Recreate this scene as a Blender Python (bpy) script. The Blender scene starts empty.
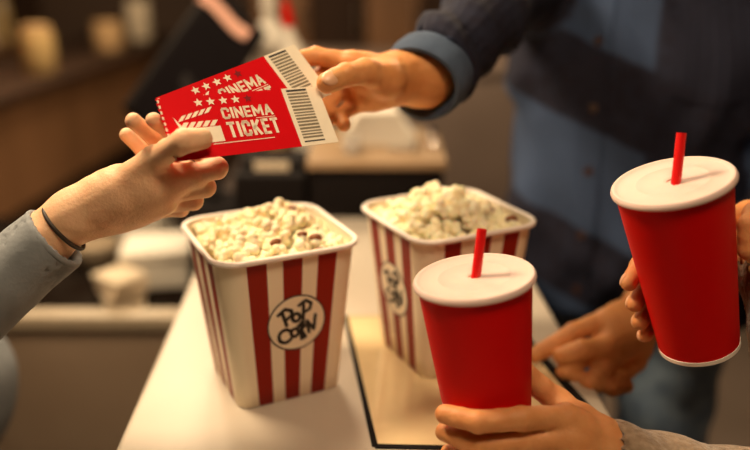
import bpy, math, random
import numpy as np
from mathutils import Vector, Matrix
PI = math.pi
R = math.radians
COL = bpy.context.scene.collection
rng = random.Random(7)

# ------------------------------------------------------------------ camera model (used to survey positions)
FPX, PITCH, CAMZ = 800.0, R(19.2), 1.439
FW = np.array([0, math.cos(PITCH), -math.sin(PITCH)])
UP = np.array([0, math.sin(PITCH), math.cos(PITCH)])
def P(px, py, d):
    return np.array([0, 0, CAMZ]) + d * (FW + UP * (225 - py) / FPX + np.array([1., 0, 0]) * (px - 375) / FPX)
def G(px, py, z=1.0):
    r = P(px, py, 1) - np.array([0, 0, CAMZ])
    return np.array([0, 0, CAMZ]) + r * (z - CAMZ) / r[2]

# ------------------------------------------------------------------ materials
MATS = {}
def mat(name, col, rough=.6, metal=0, spec=.5, var=None, vscale=20, bump=0, bscale=60, coat=0, sss=0, emit=0, trans=0, stretch=None, sheen=0):
    m = bpy.data.materials.new(name); m.use_nodes = True
    nt = m.node_tree; b = nt.nodes['Principled BSDF']
    b.inputs['Base Color'].default_value = (*col, 1)
    b.inputs['Roughness'].default_value = rough
    b.inputs['Metallic'].default_value = metal
    b.inputs['Specular IOR Level'].default_value = spec
    b.inputs['Coat Weight'].default_value = coat
    b.inputs['Coat Roughness'].default_value = .08
    b.inputs['Sheen Weight'].default_value = sheen
    if sss:
        b.inputs['Subsurface Weight'].default_value = sss
        b.inputs['Subsurface Radius'].default_value = (1, .35, .2)
        b.inputs['Subsurface Scale'].default_value = .006
    if trans: b.inputs['Transmission Weight'].default_value = trans
    if emit:
        b.inputs['Emission Color'].default_value = (*col, 1)
        b.inputs['Emission Strength'].default_value = emit
    tc = nt.nodes.new('ShaderNodeTexCoord')
    src = tc.outputs['Object']
    if stretch:
        mp = nt.nodes.new('ShaderNodeMapping'); mp.inputs['Scale'].default_value = stretch
        nt.links.new(src, mp.inputs['Vector']); src = mp.outputs['Vector']
    if var:
        n = nt.nodes.new('ShaderNodeTexNoise'); n.inputs['Scale'].default_value = vscale; n.inputs['Detail'].default_value = 5
        nt.links.new(src, n.inputs['Vector'])
        cr = nt.nodes.new('ShaderNodeValToRGB')
        cr.color_ramp.elements[0].position = .35; cr.color_ramp.elements[0].color = (*var, 1)
        cr.color_ramp.elements[1].position = .65; cr.color_ramp.elements[1].color = (*col, 1)
        nt.links.new(n.outputs['Fac'], cr.inputs['Fac']); nt.links.new(cr.outputs['Color'], b.inputs['Base Color'])
    if bump:
        n2 = nt.nodes.new('ShaderNodeTexNoise'); n2.inputs['Scale'].default_value = bscale; n2.inputs['Detail'].default_value = 6
        nt.links.new(src, n2.inputs['Vector'])
        bp = nt.nodes.new('ShaderNodeBump'); bp.inputs['Strength'].default_value = bump; bp.inputs['Distance'].default_value = .002
        nt.links.new(n2.outputs['Fac'], bp.inputs['Height']); nt.links.new(bp.outputs['Normal'], b.inputs['Normal'])
    MATS[name] = m
    return m

red_paper   = mat('red_paper', (.66, .002, .002), .5, spec=.1, bump=.05, bscale=300)
tick_red    = mat('ticket_red', (.60, .001, .005), .6, spec=.08)
tick_dark   = mat('ticket_dark_red', (.2, .002, .006), .5, spec=.3)
tick_white  = mat('ticket_cream', (.86, .76, .6), .6, spec=.3, var=(.8, .7, .55), vscale=60)
ink_grey    = mat('ink_grey', (.20, .16, .10), .6)
ink         = mat('ink', (.02, .015, .012), .6)
cream_card  = mat('cream_card', (.88, .77, .58), .42, spec=.4, bump=.03, bscale=200)
red_stripe  = mat('red_stripe', (.27, .012, .003), .42, spec=.2)
rim_white   = mat('rim_white', (.88, .78, .70), .35, spec=.5)
pop_cream   = mat('popcorn_cream', (.98, .91, .70), .75, var=(.96, .83, .50), vscale=55, bump=.15, bscale=250, sss=.25)
pop_brown   = mat('popcorn_hull', (.3, .1, .02), .5, var=(.15, .04, .01), vscale=200)
lid_white   = mat('lid_plastic', (.74, .57, .51), .5, spec=.25, sss=.15)
straw_red   = mat('straw_red', (.75, .01, .01), .3, spec=.5)
skin_fair   = mat('skin_fair', (.86, .54, .33), .5, spec=.3, var=(.80, .46, .27), vscale=35, bump=.25, bscale=350, sss=.3)
skin_warm   = mat('skin_warm', (.74, .34, .14), .5, spec=.3, var=(.64, .26, .09), vscale=35, bump=.3, bscale=320, sss=.3)
skin_tan    = mat('skin_tan', (.74, .34, .13), .5, spec=.3, var=(.62, .25, .08), vscale=30, bump=.3, bscale=300, sss=.25)
nail        = mat('nail', (.78, .43, .25), .35, spec=.5)
denim       = mat('denim', (.30, .40, .52), .85, var=(.16, .23, .34), vscale=30, bump=.3, bscale=400)
knit        = mat('beige_knit', (.42, .30, .20), .95, var=(.26, .17, .10), vscale=140, bump=1, bscale=260, sheen=.5)
grey_cloth  = mat('blue_grey_cloth', (.27, .285, .30), .85, var=(.21, .225, .24), vscale=18, bump=.2, bscale=300)
cord        = mat('dark_cord', (.03, .018, .012), .6)
hair_dark   = mat('dark_hair', (.03, .018, .01), .6, bump=.8, bscale=90, stretch=(1, 1, .15))
eye_white   = mat('eye_white', (.8, .78, .74), .2)
iris        = mat('iris', (.06, .03, .02), .2)
lip         = mat('lip', (.5, .16, .12), .5)
shoe_m      = mat('shoe_leather', (.05, .035, .03), .4)
counter_w   = mat('counter_laminate', (.55, .475, .385), .36, spec=.35, var=(.52, .445, .355), vscale=6)
counter_s   = mat('counter_side', (.22, .16, .12), .5, var=(.17, .12, .09), vscale=8)
gasket      = mat('black_gasket', (.012, .01, .01), .9, spec=.1)
inset_m     = mat('glossy_inset', (.85, .66, .38), .10, spec=.7, var=(.78, .60, .34), vscale=14, coat=.6)
frame_steel = mat('brushed_steel', (.6, .55, .48), .3, metal=1, bump=.1, bscale=80, stretch=(1, 20, 1))
black_pl    = mat('black_plastic', (.008, .006, .006), .75, spec=.1)
screen_m    = mat('dark_screen', (.005, .003, .004), .7, spec=.08)
till_top    = mat('till_top', (.36, .24, .14), .35, var=(.30, .19, .10), vscale=9)
tan_wood    = mat('tan_wood', (.62, .40, .20), .4, var=(.50, .30, .14), vscale=9, stretch=(1, 6, 1))
brown_panel = mat('brown_panel', (.26, .125, .055), .5, var=(.18, .085, .035), vscale=5, stretch=(1, 1, .25))
taupe_panel = mat('taupe_panel', (.20, .145, .115), .5, var=(.16, .115, .09), vscale=3)
dark_wood   = mat('dark_wood', (.045, .022, .012), .7, spec=.2, var=(.035, .018, .011), vscale=4, stretch=(1, 1, .2))
low_cab     = mat('low_cabinet_paint', (.36, .26, .18), .5, var=(.30, .21, .14), vscale=4)
low_edge    = mat('low_cabinet_edge', (.50, .40, .28), .45)
dark_top    = mat('dark_worktop', (.010, .006, .004), 1.0, spec=.0, var=(.02, .015, .012), vscale=12)
white_card  = mat('white_carton', (.80, .73, .62), .55)
napkin_m    = mat('napkin_paper', (.78, .64, .46), .8, bump=.2)
wall_m      = mat('brown_wall', (.10, .058, .036), .7, var=(.075, .043, .027), vscale=2.5, bump=.1, bscale=30)
floor_m     = mat('floor_tile', (.15, .11, .085), .45, var=(.12, .088, .066), vscale=3)
ceil_m      = mat('ceiling_paint', (.20, .15, .11), .85)
chrome      = mat('chrome', (.85, .82, .78), .12, metal=1)
teal_m      = mat('teal_plastic', (.12, .22, .27), .4)
pink_m      = mat('pinkish_paper', (.72, .38, .28), .6)
amber_glass = mat('amber_jar', (.62, .42, .18), .2, spec=.6, coat=.5)
purple_scr  = mat('purple_screen', (.20, .09, .30), .4, emit=.5)
amber_lamp  = mat('amber_lamp', (1, .42, .10), .4, emit=2.2)
lamp_glow   = mat('lamp_diffuser', (1, .82, .58), .4, emit=4)
glass_hl    = mat('clear_tumbler', (.9, .88, .85), .05, trans=.7)
dark_btn    = mat('dark_button', (.05, .022, .015), .35)

def plaid():
    m = bpy.data.materials.new('plaid_and_shade_shirt'); m.use_nodes = True
    nt = m.node_tree; b = nt.nodes['Principled BSDF']; b.inputs['Roughness'].default_value = .9
    b.inputs['Specular IOR Level'].default_value = .2
    L = nt.links.new
    at = nt.nodes.new('ShaderNodeAttribute'); at.attribute_name = 'plaid'   # (across, up, sleeve) cloth coordinates in metres
    sp = nt.nodes.new('ShaderNodeSeparateXYZ'); L(at.outputs['Vector'], sp.inputs[0])
    def math_(op, a, b_=None, c=None):
        n = nt.nodes.new('ShaderNodeMath'); n.operation = op
        for i, v in enumerate((a, b_, c)):
            if v is None: continue
            if isinstance(v, (int, float)): n.inputs[i].default_value = v
            else: L(v, n.inputs[i])
        return n.outputs[0]
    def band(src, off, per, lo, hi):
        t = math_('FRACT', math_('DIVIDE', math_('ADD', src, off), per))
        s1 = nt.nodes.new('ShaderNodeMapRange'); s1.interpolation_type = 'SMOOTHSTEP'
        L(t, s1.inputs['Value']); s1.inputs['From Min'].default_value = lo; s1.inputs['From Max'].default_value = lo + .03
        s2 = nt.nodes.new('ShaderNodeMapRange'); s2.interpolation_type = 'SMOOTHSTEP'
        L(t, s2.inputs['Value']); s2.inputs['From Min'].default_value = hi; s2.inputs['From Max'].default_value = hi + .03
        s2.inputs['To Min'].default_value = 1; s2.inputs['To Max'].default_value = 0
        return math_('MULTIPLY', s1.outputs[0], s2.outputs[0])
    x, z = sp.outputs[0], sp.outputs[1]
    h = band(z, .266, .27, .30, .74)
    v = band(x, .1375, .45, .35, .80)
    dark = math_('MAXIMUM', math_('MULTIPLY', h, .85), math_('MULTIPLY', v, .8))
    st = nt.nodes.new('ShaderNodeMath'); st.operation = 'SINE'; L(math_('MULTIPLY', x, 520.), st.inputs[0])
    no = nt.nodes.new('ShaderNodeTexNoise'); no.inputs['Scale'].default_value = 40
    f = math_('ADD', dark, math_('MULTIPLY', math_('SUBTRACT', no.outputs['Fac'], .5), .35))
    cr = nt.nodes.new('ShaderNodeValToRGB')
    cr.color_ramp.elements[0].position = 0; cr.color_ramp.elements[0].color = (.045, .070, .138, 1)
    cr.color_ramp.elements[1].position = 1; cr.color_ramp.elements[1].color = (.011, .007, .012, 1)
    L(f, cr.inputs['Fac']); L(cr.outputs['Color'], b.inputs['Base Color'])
    bp = nt.nodes.new('ShaderNodeBump'); bp.inputs['Strength'].default_value = .2; bp.inputs['Distance'].default_value = .001
    L(st.outputs[0], bp.inputs['Height']); L(bp.outputs['Normal'], b.inputs['Normal'])
    return m
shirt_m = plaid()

# ------------------------------------------------------------------ mesh helpers
class MB:
    def __init__(s): s.v = []; s.f = []; s.m = []
    def add(s, verts, faces, mi=0):
        o = len(s.v); s.v += [tuple(map(float, p)) for p in verts]
        s.f += [tuple(o + i for i in f) for f in faces]; s.m += [mi] * len(faces)
        return s
    def box(s, x0, x1, y0, y1, z0, z1, mi=0, M=None, bev=0):
        if bev <= 0:
            v = [(x, y, z) for z in (z0, z1) for x, y in ((x0, y0), (x1, y0), (x1, y1), (x0, y1))]
            f = [(3, 2, 1, 0), (4, 5, 6, 7), (0, 1, 5, 4), (1, 2, 6, 5), (2, 3, 7, 6), (3, 0, 4, 7)]
        else:
            import bmesh
            bm = bmesh.new(); bmesh.ops.create_cube(bm, size=1)
            for q in bm.verts: q.co = Vector(((x0 + x1) / 2 + q.co.x * (x1 - x0), (y0 + y1) / 2 + q.co.y * (y1 - y0), (z0 + z1) / 2 + q.co.z * (z1 - z0)))
            bmesh.ops.bevel(bm, geom=bm.edges[:], offset=bev, segments=3, affect='EDGES', profile=.6)
            bm.verts.index_update(); v = [q.co[:] for q in bm.verts]; f = [tuple(w.index for w in q.verts) for q in bm.faces]; bm.free()
        if M is not None: v = [(M @ Vector(p))[:] for p in v]
        return s.add(v, f, mi)
    def lathe(s, prof, n=64, mi=0, M=None, cap0=False, cap1=False):
        v = []; f = []
        for r, z in prof:
            for k in range(n):
                a = 2 * PI * k / n; v.append((r * math.cos(a), r * math.sin(a), z))
        for i in range(len(prof) - 1):
            for k in range(n):
                k2 = (k + 1) % n; f.append((i * n + k, i * n + k2, (i + 1) * n + k2, (i + 1) * n + k))
        if cap0: f.append(tuple(range(n))[::-1])
        if cap1: f.append(tuple((len(prof) - 1) * n + k for k in range(n)))
        if M is not None: v = [(M @ Vector(p))[:] for p in v]
        return s.add(v, f, mi)
    def tube(s, a, b, r, r2=None, n=16, mi=0, hollow=0):
        a = Vector(a); b = Vector(b); q = (b - a).to_track_quat('Z', 'Y').to_matrix().to_4x4(); M = Matrix.Translation(a) @ q
        L = (b - a).length; r2 = r2 or r
        if hollow: return s.lathe([(r - hollow, 0), (r, 0), (r2, L), (r2 - hollow, L), (r - hollow, 0)], n, mi, M)
        return s.lathe([(r, 0), (r2, L)], n, mi, M, True, True)
    def build(s, name, mats, parent=None, smooth=False, M=None):
        me = bpy.data.meshes.new(name); me.from_pydata(s.v, [], s.f); me.update()
        if not isinstance(mats, (list, tuple)): mats = [mats]
        for m in mats: me.materials.append(m)
        me.polygons.foreach_set('material_index', s.m)
        if smooth:
            me.polygons.foreach_set('use_smooth', [True] * len(me.polygons))
            me.set_sharp_from_angle(angle=R(38))
        o = bpy.data.objects.new(name, me); COL.objects.link(o)
        if parent: o.parent = parent
        if M is not None: o.matrix_local = M
        return o
def tag(o, label=None, cat=None, group=None, kind=None):
    if label: o['label'] = label
    if cat: o['category'] = cat
    if group: o['group'] = group
    if kind: o['kind'] = kind
    return o
def empty(name, loc=(0, 0, 0), M=None):
    o = bpy.data.objects.new(name, None); COL.objects.link(o); o.empty_display_size = .05
    if M is not None: o.matrix_world = M
    else: o.location = loc
    return o
def copy_tree(o, parent=None):
    c = o.copy(); COL.objects.link(c); c.parent = parent
    for ch in [k for k in bpy.data.objects if k.parent == o]: copy_tree(ch, c)
    return c

# ------------------------------------------------------------------ organic surfaces (distance field -> mesh)
def surface_nets(D, org, h):
    s = D < 0
    c = np.zeros(tuple(n - 1 for n in D.shape), np.int8)
    for dx in (0, 1):
        for dy in (0, 1):
            for dz in (0, 1):
                c += s[dx:dx + c.shape[0], dy:dy + c.shape[1], dz:dz + c.shape[2]]
    act = (c > 0) & (c < 8)
    ii = np.argwhere(act); idx = np.full(c.shape, -1, np.int64); idx[act] = np.arange(len(ii))
    acc = np.zeros((len(ii), 3)); cnt = np.zeros(len(ii))
    cs = [(a, b, d) for a in (0, 1) for b in (0, 1) for d in (0, 1)]
    for a in cs:
        for ax in range(3):
            if a[ax]: continue
            b = list(a); b[ax] = 1
            va = D[ii[:, 0] + a[0], ii[:, 1] + a[1], ii[:, 2] + a[2]]; vb = D[ii[:, 0] + b[0], ii[:, 1] + b[1], ii[:, 2] + b[2]]
            m = (va < 0) != (vb < 0)
            t = np.where(m, va / np.where(m, va - vb, 1), 0)
            p = np.tile(np.array(a, float), (len(ii), 1)); p[:, ax] = t
            acc[m] += p[m]; cnt[m] += 1
    V = (ii + acc / cnt[:, None]) * h + org
    F = []
    for ax in range(3):
        sl0 = [slice(None)] * 3; sl1 = [slice(None)] * 3
        sl0[ax] = slice(0, -1); sl1[ax] = slice(1, None)
        A = s[tuple(sl0)]; B = s[tuple(sl1)]
        e = np.argwhere(A != B)
        u, w = [(1, 2), (2, 0), (0, 1)][ax]
        ok = (e[:, u] > 0) & (e[:, w] > 0) & (e[:, u] < c.shape[u]) & (e[:, w] < c.shape[w])
        e = e[ok]
        flip = A[e[:, 0], e[:, 1], e[:, 2]]
        def cell(du, dw):
            q = e.copy(); q[:, u] -= du; q[:, w] -= dw
            return idx[q[:, 0], q[:, 1], q[:, 2]]
        q = np.stack([cell(1, 1), cell(0, 1), cell(0, 0), cell(1, 0)], 1)
        q[~flip] = q[~flip][:, ::-1]
        F.append(q)
    return V, np.concatenate(F)
class SDF:
    def __init__(s, lo, hi, h):
        s.h = h; s.org = np.array(lo, float); n = np.ceil((np.array(hi) - lo) / h).astype(int) + 1
        s.D = np.full(tuple(n), 1.0, np.float32); s.n = n
    def grid(s, lo, hi):
        a = np.clip(np.floor((np.array(lo) - s.org) / s.h).astype(int), 0, s.n); b = np.clip(np.ceil((np.array(hi) - s.org) / s.h).astype(int) + 1, 0, s.n)
        sl = tuple(slice(x, y) for x, y in zip(a, b))
        ax = [(np.arange(x, y) * s.h + o).astype(np.float32) for x, y, o in zip(a, b, s.org)]
        return sl, np.meshgrid(*ax, indexing='ij', sparse=True)
    @staticmethod
    def ev(p, X):
        if p[0] == 'c':
            _, a, b, ra, rb = p; ab = b - a; L = float(ab @ ab) + 1e-12
            t = np.clip(((X[0] - a[0]) * ab[0] + (X[1] - a[1]) * ab[1] + (X[2] - a[2]) * ab[2]) / L, 0, 1)
            return np.sqrt((X[0] - a[0] - t * ab[0]) ** 2 + (X[1] - a[1] - t * ab[1]) ** 2 + (X[2] - a[2] - t * ab[2]) ** 2) - (ra + (rb - ra) * t)
        _, c, r, Rm = p
        q = [sum(Rm[j, i] * (X[j] - c[j]) for j in range(3)) for i in range(3)]
        k0 = np.sqrt(sum((q[i] / r[i]) ** 2 for i in range(3))); k1 = np.sqrt(sum((q[i] / r[i] ** 2) ** 2 for i in range(3))) + 1e-9
        return k0 * (k0 - 1) / k1
    @staticmethod
    def bb(ps, m):
        lo = np.full(3, 9e9); hi = -lo
        for p in ps:
            if p[0] == 'c':
                for q, r in ((p[1], p[3]), (p[2], p[4])): lo = np.minimum(lo, q - r); hi = np.maximum(hi, q + r)
            else: r = max(p[2]); lo = np.minimum(lo, p[1] - r); hi = np.maximum(hi, p[1] + r)
        return lo - m, hi + m
    @staticmethod
    def smin(a, b, k):
        if k <= 0: return np.minimum(a, b)
        h = np.maximum(k - np.abs(a - b), 0) / k
        return np.minimum(a, b) - h * h * k * .25
    def add(s, ps, k_in=.003, k=.003):
        sl, X = s.grid(*s.bb(ps, max(k, k_in) + 3 * s.h))
        d = None
        for p in ps:
            e = s.ev(p, X); d = e if d is None else s.smin(d, e, k_in)
        s.D[sl] = s.smin(s.D[sl], d, k); return s
    def sub(s, ps, k_in=.0):
        sl, X = s.grid(*s.bb(ps, 3 * s.h)); d = None
        for p in ps:
            e = s.ev(p, X); d = e if d is None else s.smin(d, e, k_in)
        s.D[sl] = np.maximum(s.D[sl], -d); return s
    def cut(s, pt, n):            # removes what lies on the side n points to
        _, X = s.grid(s.org, s.org + s.n * s.h)
        pt = np.array(pt); n = np.array(n) / np.linalg.norm(n)
        X = [x[tuple(slice(0, s.n[i]) if j == i else slice(None) for j in range(3))] for i, x in enumerate(X)]
        s.D = np.maximum(s.D, ((X[0] - pt[0]) * n[0] + (X[1] - pt[1]) * n[1] + (X[2] - pt[2]) * n[2]).astype(np.float32)); return s
    def disp(s, fn):
        _, X = s.grid(s.org, s.org + s.n * s.h)
        s.D = s.D + fn(X[0], X[1], X[2]).astype(np.float32); return s
    def mesh(s): return surface_nets(s.D, s.org, s.h)
def cap(a, b, ra, rb=None): return ('c', np.array(a, float), np.array(b, float), ra, ra if rb is None else rb)
def ell(c, r, Rm=None): return ('e', np.array(c, float), tuple(r), np.eye(3) if Rm is None else np.array(Rm))
def basis(d, up=(0, 0, 1)):
    d = np.array(d, float); d /= np.linalg.norm(d); u = np.array(up, float); u -= d * (u @ d); u /= np.linalg.norm(u)
    return np.stack([d, np.cross(u, d), u], 1)      # columns: along, side, up
def mesh_obj(name, parts, parent=None, M=None):
    """parts: list of (V, F, material)"""
    V = []; F = []; mi = []; mats = []; o = 0
    for v, f, m in parts:
        if m not in mats: mats.append(m)
        V.append(v); F += [tuple(int(i) + o for i in q) for q in f]; mi += [mats.index(m)] * len(f); o += len(v)
    me = bpy.data.meshes.new(name); me.from_pydata(np.concatenate(V).tolist(), [], F)
    for m in mats: me.materials.append(m)
    me.polygons.foreach_set('material_index', mi); me.polygons.foreach_set('use_smooth', [True] * len(F)); me.update()
    ob = bpy.data.objects.new(name, me); COL.objects.link(ob)
    if parent: ob.parent = parent
    if M is not None: ob.matrix_local = M
    return ob
def small_ellipsoid(c, r, Rm, nu=16, nv=10):
    V = []; F = []
    for i in range(nv + 1):
        t = PI * i / nv
        for k in range(nu):
            a = 2 * PI * k / nu
            V.append(np.array(c) + Rm @ np.array([r[0] * math.sin(t) * math.cos(a), r[1] * math.sin(t) * math.sin(a), r[2] * math.cos(t)]))
    for i in range(nv):
        for k in range(nu): F.append((i * nu + k, (i + 1) * nu + k, (i + 1) * nu + (k + 1) % nu, i * nu + (k + 1) % nu))
    return np.array(V), F

# ------------------------------------------------------------------ the room
def struct(name, mb, m): return tag(mb.build(name, m), kind='structure')
struct('floor', MB().box(-2.6, 2.8, -1.8, 5.0, -.05, 0), floor_m)
struct('ceiling', MB().box(-2.6, 2.8, -1.8, 5.0, 2.9, 2.95), ceil_m)
wb = MB().box(-2.6, 2.8, 5.0, 5.06, 0, 2.9)
struct('wall_back', wb, wall_m)
struct('wall_left', MB().box(-2.66, -2.6, -1.8, 5.0, 0, 2.9), wall_m)
struct('wall_right', MB().box(2.8, 2.86, -1.8, 5.0, 0, 2.9), wall_m)
struct('wall_front', MB().box(-2.6, 2.8, -1.86, -1.8, 0, 2.9), wall_m)
struct('baseboard_back', MB().box(-2.6, 2.8, 4.975, 4.998, 0, .12), dark_wood)

# main counter: a strip running away from the viewer
CT = empty('counter', (0, .75, 0)); tag(CT, 'long cream counter carrying the popcorn tubs, with a golden glossy inset', 'counter')
CT.rotation_euler.z = R(2.4)
cx0, cx1, cy0, cy1 = -.245, .232, -.45, .56
MB().box(cx0, cx1, cy0, cy1, .955, 1.0, bev=.006).build('worktop', counter_w, CT, True)
cb = MB().box(cx0 + .03, cx1 - .03, cy0 + .03, cy1 - .03, .08, .955)
cb.box(cx0 + .05, cx1 - .05, cy0 + .05, cy1 - .05, 0, .08, 1)
cb.build('cabinet_body', [counter_s, dark_wood], CT)
# glossy inset let into the worktop, framed by black seams (it is not quite parallel to the counter)
Mi = CT.rotation_euler.to_matrix().to_4x4().inverted() @ Matrix.Translation((0, -.75, 0))
q4 = [(.000, .634), (.2290, .626), (.1640, .912), (-.0375, .912)]
def slab(pts, z0, z1):
    v = [(Mi @ Vector((x, y, z)))[:] for z in (z0, z1) for x, y in pts]; n = len(pts)
    return v, [tuple(range(n))[::-1], tuple(n + k for k in range(n))] + [(k, (k + 1) % n, n + (k + 1) % n, n + k) for k in range(n)]
MB().add(*slab(q4, .998, 1.0007)).build('inset_panel', inset_m, CT)
g = MB()
def strip(a, b, w):
    a = Vector(a); b = Vector(b); d = (b - a).normalized(); n = Vector((-d.y, d.x)) * w
    g.add(*slab([tuple(a - n), tuple(b - n), tuple(b + n), tuple(a + n)], .998, 1.0014))
strip(q4[3], q4[0], .0028); strip(q4[0], q4[1], .003); strip(q4[1], q4[2], .0055)
g.build('seam', gasket, CT)
g = MB(); strip(q4[2], q4[3], .0015); g.build('inset_edge', low_edge, CT)

# low cabinet on the left
LC = empty('low_cabinet', (-.70, 1.60, 0)); tag(LC, 'low taupe storage cabinet left of the cream counter, with pale front lip', 'cabinet')
MB().box(-.45, .38, -.25, .33, 0, .775).build('body', low_cab, LC)
MB().box(-.46, .385, -.275, -.235, .772, .80, bev=.004).build('front_lip', low_edge, LC, True)
MB().box(-.45, .385, -.24, .34, .772, .785).build('work_surface', dark_top, LC)
for x0, x1, kx in ((-.44, -.03, -.07), (.0, .37, .33)):
    d = MB().box(x0, x1, -.268, -.252, .10, .755, bev=.003)
    do = d.build('door', low_cab, LC, True)
for x0 in (-.44, 0):
    pass
kn = MB().tube((-.215, -.268, .575), (-.215, -.286, .575), .009, .012); ko = kn.build('knob', black_pl, do, True)

# ------------------------------------------------------------------ clutter on the low cabinet
def rotz(a): return Matrix.Rotation(a, 4, 'Z')
def carton(px, py, zt, w, dd, h, label, name='carton', m=None, a=0, cat='carton', lid=True):
    p = G(px, py, zt)
    t = empty(name, p); t.rotation_euler.z = a; tag(t, label, cat)
    MB().box(-w / 2, w / 2, -dd / 2, dd / 2, 0, h, bev=.004).build('box_body', m or white_card, t, True)
    if lid: MB().box(-w / 2 - .003, w / 2 + .003, -dd / 2 - .003, dd / 2 + .003, h * .78, h + .004, bev=.003).build('lid', white_card, t, True)
    return t
carton(160, 278, .785, .13, .12, .075, 'white cardboard carton standing behind the woman\'s hand, left of the counter', a=.15)
carton(150, 244, .785, .10, .09, .09, 'smaller white carton behind the larger white carton on the low cabinet', a=-.2)
# fanned napkins
p = G(124, 301, .785); t = empty('napkin_stack', p); tag(t, 'loose stack of tan paper napkins lying on the low cabinet', 'napkins')
nb = MB()
for k in range(18):
    M = Matrix.Translation((rng.uniform(-.004, .004), rng.uniform(-.004, .004), k * .0033)) @ rotz(.4 + k * .03)
    nb.box(-.035, .035, -.04, .04, 0, .0022, M=M)
nb.build('folded_sheets', napkin_m, t)
p = G(98, 264, .785); bowl = MB().lathe([(.0, .004), (.028, .004), (.03, 0), (.033, .002), (.047, .035), (.05, .05), (.047, .05), (.043, .035), (.028, .008), (0, .008)], 40)
tag(bowl.build('bowl', low_edge, None, True, Matrix.Translation(Vector(p))), 'small beige bowl on the low cabinet beneath the woman\'s wrist', 'bowl')

# ------------------------------------------------------------------ register table, till and what stands on it
RT = empty('side_table', (0, 1.55, 0)); tag(RT, 'dark wooden side table beyond the counter end, carrying the till', 'table')
MB().box(-.305, .13, -.23, .45, .955, .985, bev=.003).build('table_top', dark_wood, RT, True)
for sx in (-.285, .11):
    for sy in (-.21, .43): MB().box(sx - .02, sx + .02, sy - .02, sy + .02, 0, .955).build('leg', dark_wood, RT)
MB().box(-.285, .11, -.20, -.18, .55, .955).build('apron', dark_wood, RT)
TL = empty('cash_till', (.003, 1.41, .985)); tag(TL, 'black box-shaped till with a tan top, behind the two popcorn tubs', 'till')
MB().box(-.113, .113, -.11, .14, 0, .10, bev=.004).build('case', black_pl, TL, True)
MB().box(-.118, .118, -.115, .145, .10, .115, bev=.003).build('top_board', till_top, TL, True)
MB().box(-.10, .10, -.1135, -.109, .012, .088, bev=.001).build('drawer_front', black_pl, TL, True)
def on_top(px, py, z): return G(px, py, z)
p = on_top(382, 141, 1.10)
t = empty('paper_stack', p); tag(t, 'slanting pile of white receipts lying on the tan till top', 'paper')
pb = MB()
for k in range(14):
    pb.box(-.075 + k * .0022, .06 - k * .0025, -.03, .06, k * .0042, k * .0042 + .0035, M=rotz(-.12 + .02 * k))
pb.build('sheets', white_card, t)
p = on_top(430, 146, 1.10)
MBk = MB().lathe([(0, 0), (.012, 0), (.012, .006), (.006, .009), (.006, .016), (.0115, .021), (.0125, .028), (.009, .035), (0, .037)], 32)
tag(MBk.build('chrome_bell', chrome, None, True, Matrix.Translation(Vector(p))), 'small shiny chrome knob standing at the right end of the till', 'knob')
p = on_top(352, 152, 1.10)
tag(MB().lathe([(0, 0), (.014, 0), (.017, .03), (.0155, .03), (.013, .003), (0, .003)], 32).build('shot_glass', glass_hl, None, True, Matrix.Translation(Vector(p))), 'little clear glass glinting at the front edge of the till', 'glass')
p = on_top(404, 150, 1.10)
tag(MB().box(-.028, .028, -.012, .012, 0, .008, bev=.002).build('metal_tray', frame_steel, None, True, Matrix.Translation(Vector(p))), 'thin grey metal tray in front of the white receipts', 'tray')
pr = empty('receipt_printer', (-.180, 1.385, .985)); tag(pr, 'squat black receipt printer between the tilted monitor and the till', 'printer')
MB().box(-.062, .062, -.07, .07, 0, .085, bev=.006).build('case', black_pl, pr, True)
MB().box(-.055, .055, -.03, .06, .085, .098, bev=.004).build('paper_cover', black_pl, pr, True)
MB().box(-.03, .03, -.038, -.034, .085, .100).build('paper_strip', napkin_m, pr)
# monitor, leaning
a0 = P(152, 128, 1.55); a1 = P(238, 2, 1.75)
dvec = a1 - a0; Ld = np.linalg.norm(dvec)
Rb = basis(dvec, (.75, -.55, .45))       # along, side, up(normal)
Mm = Matrix(np.block([[Rb, a0[:, None]], [np.zeros((1, 3)), np.ones((1, 1))]]).tolist())
MN = empty('monitor', tuple(G(215, 208, .985))); tag(MN, 'black touchscreen monitor tilted behind the red cinema tickets', 'monitor')
inv = Matrix.Translation(-Vector(MN.location))
MB().box(0, Ld, -.095, .066, -.02, 0, bev=.006).build('screen_housing', black_pl, MN, True, inv @ Mm)
MB().box(.012, Ld - .012, -.084, .055, .0005, .002).build('screen', screen_m, MN, False, inv @ Mm)
base = Vector(G(215, 208, .985)); mid = Vector((a0 * .62 + a1 * .38).tolist())
mb = MB().box(-.07, .07, -.06, .06, 0, .015, bev=.004); mb.build('base', black_pl, MN, True)
MB().tube((0, 0, .01), tuple(mid - base - Vector((Rb[:, 2] * .015).tolist())), .018).build('stand_post', black_pl, MN, True)
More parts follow.
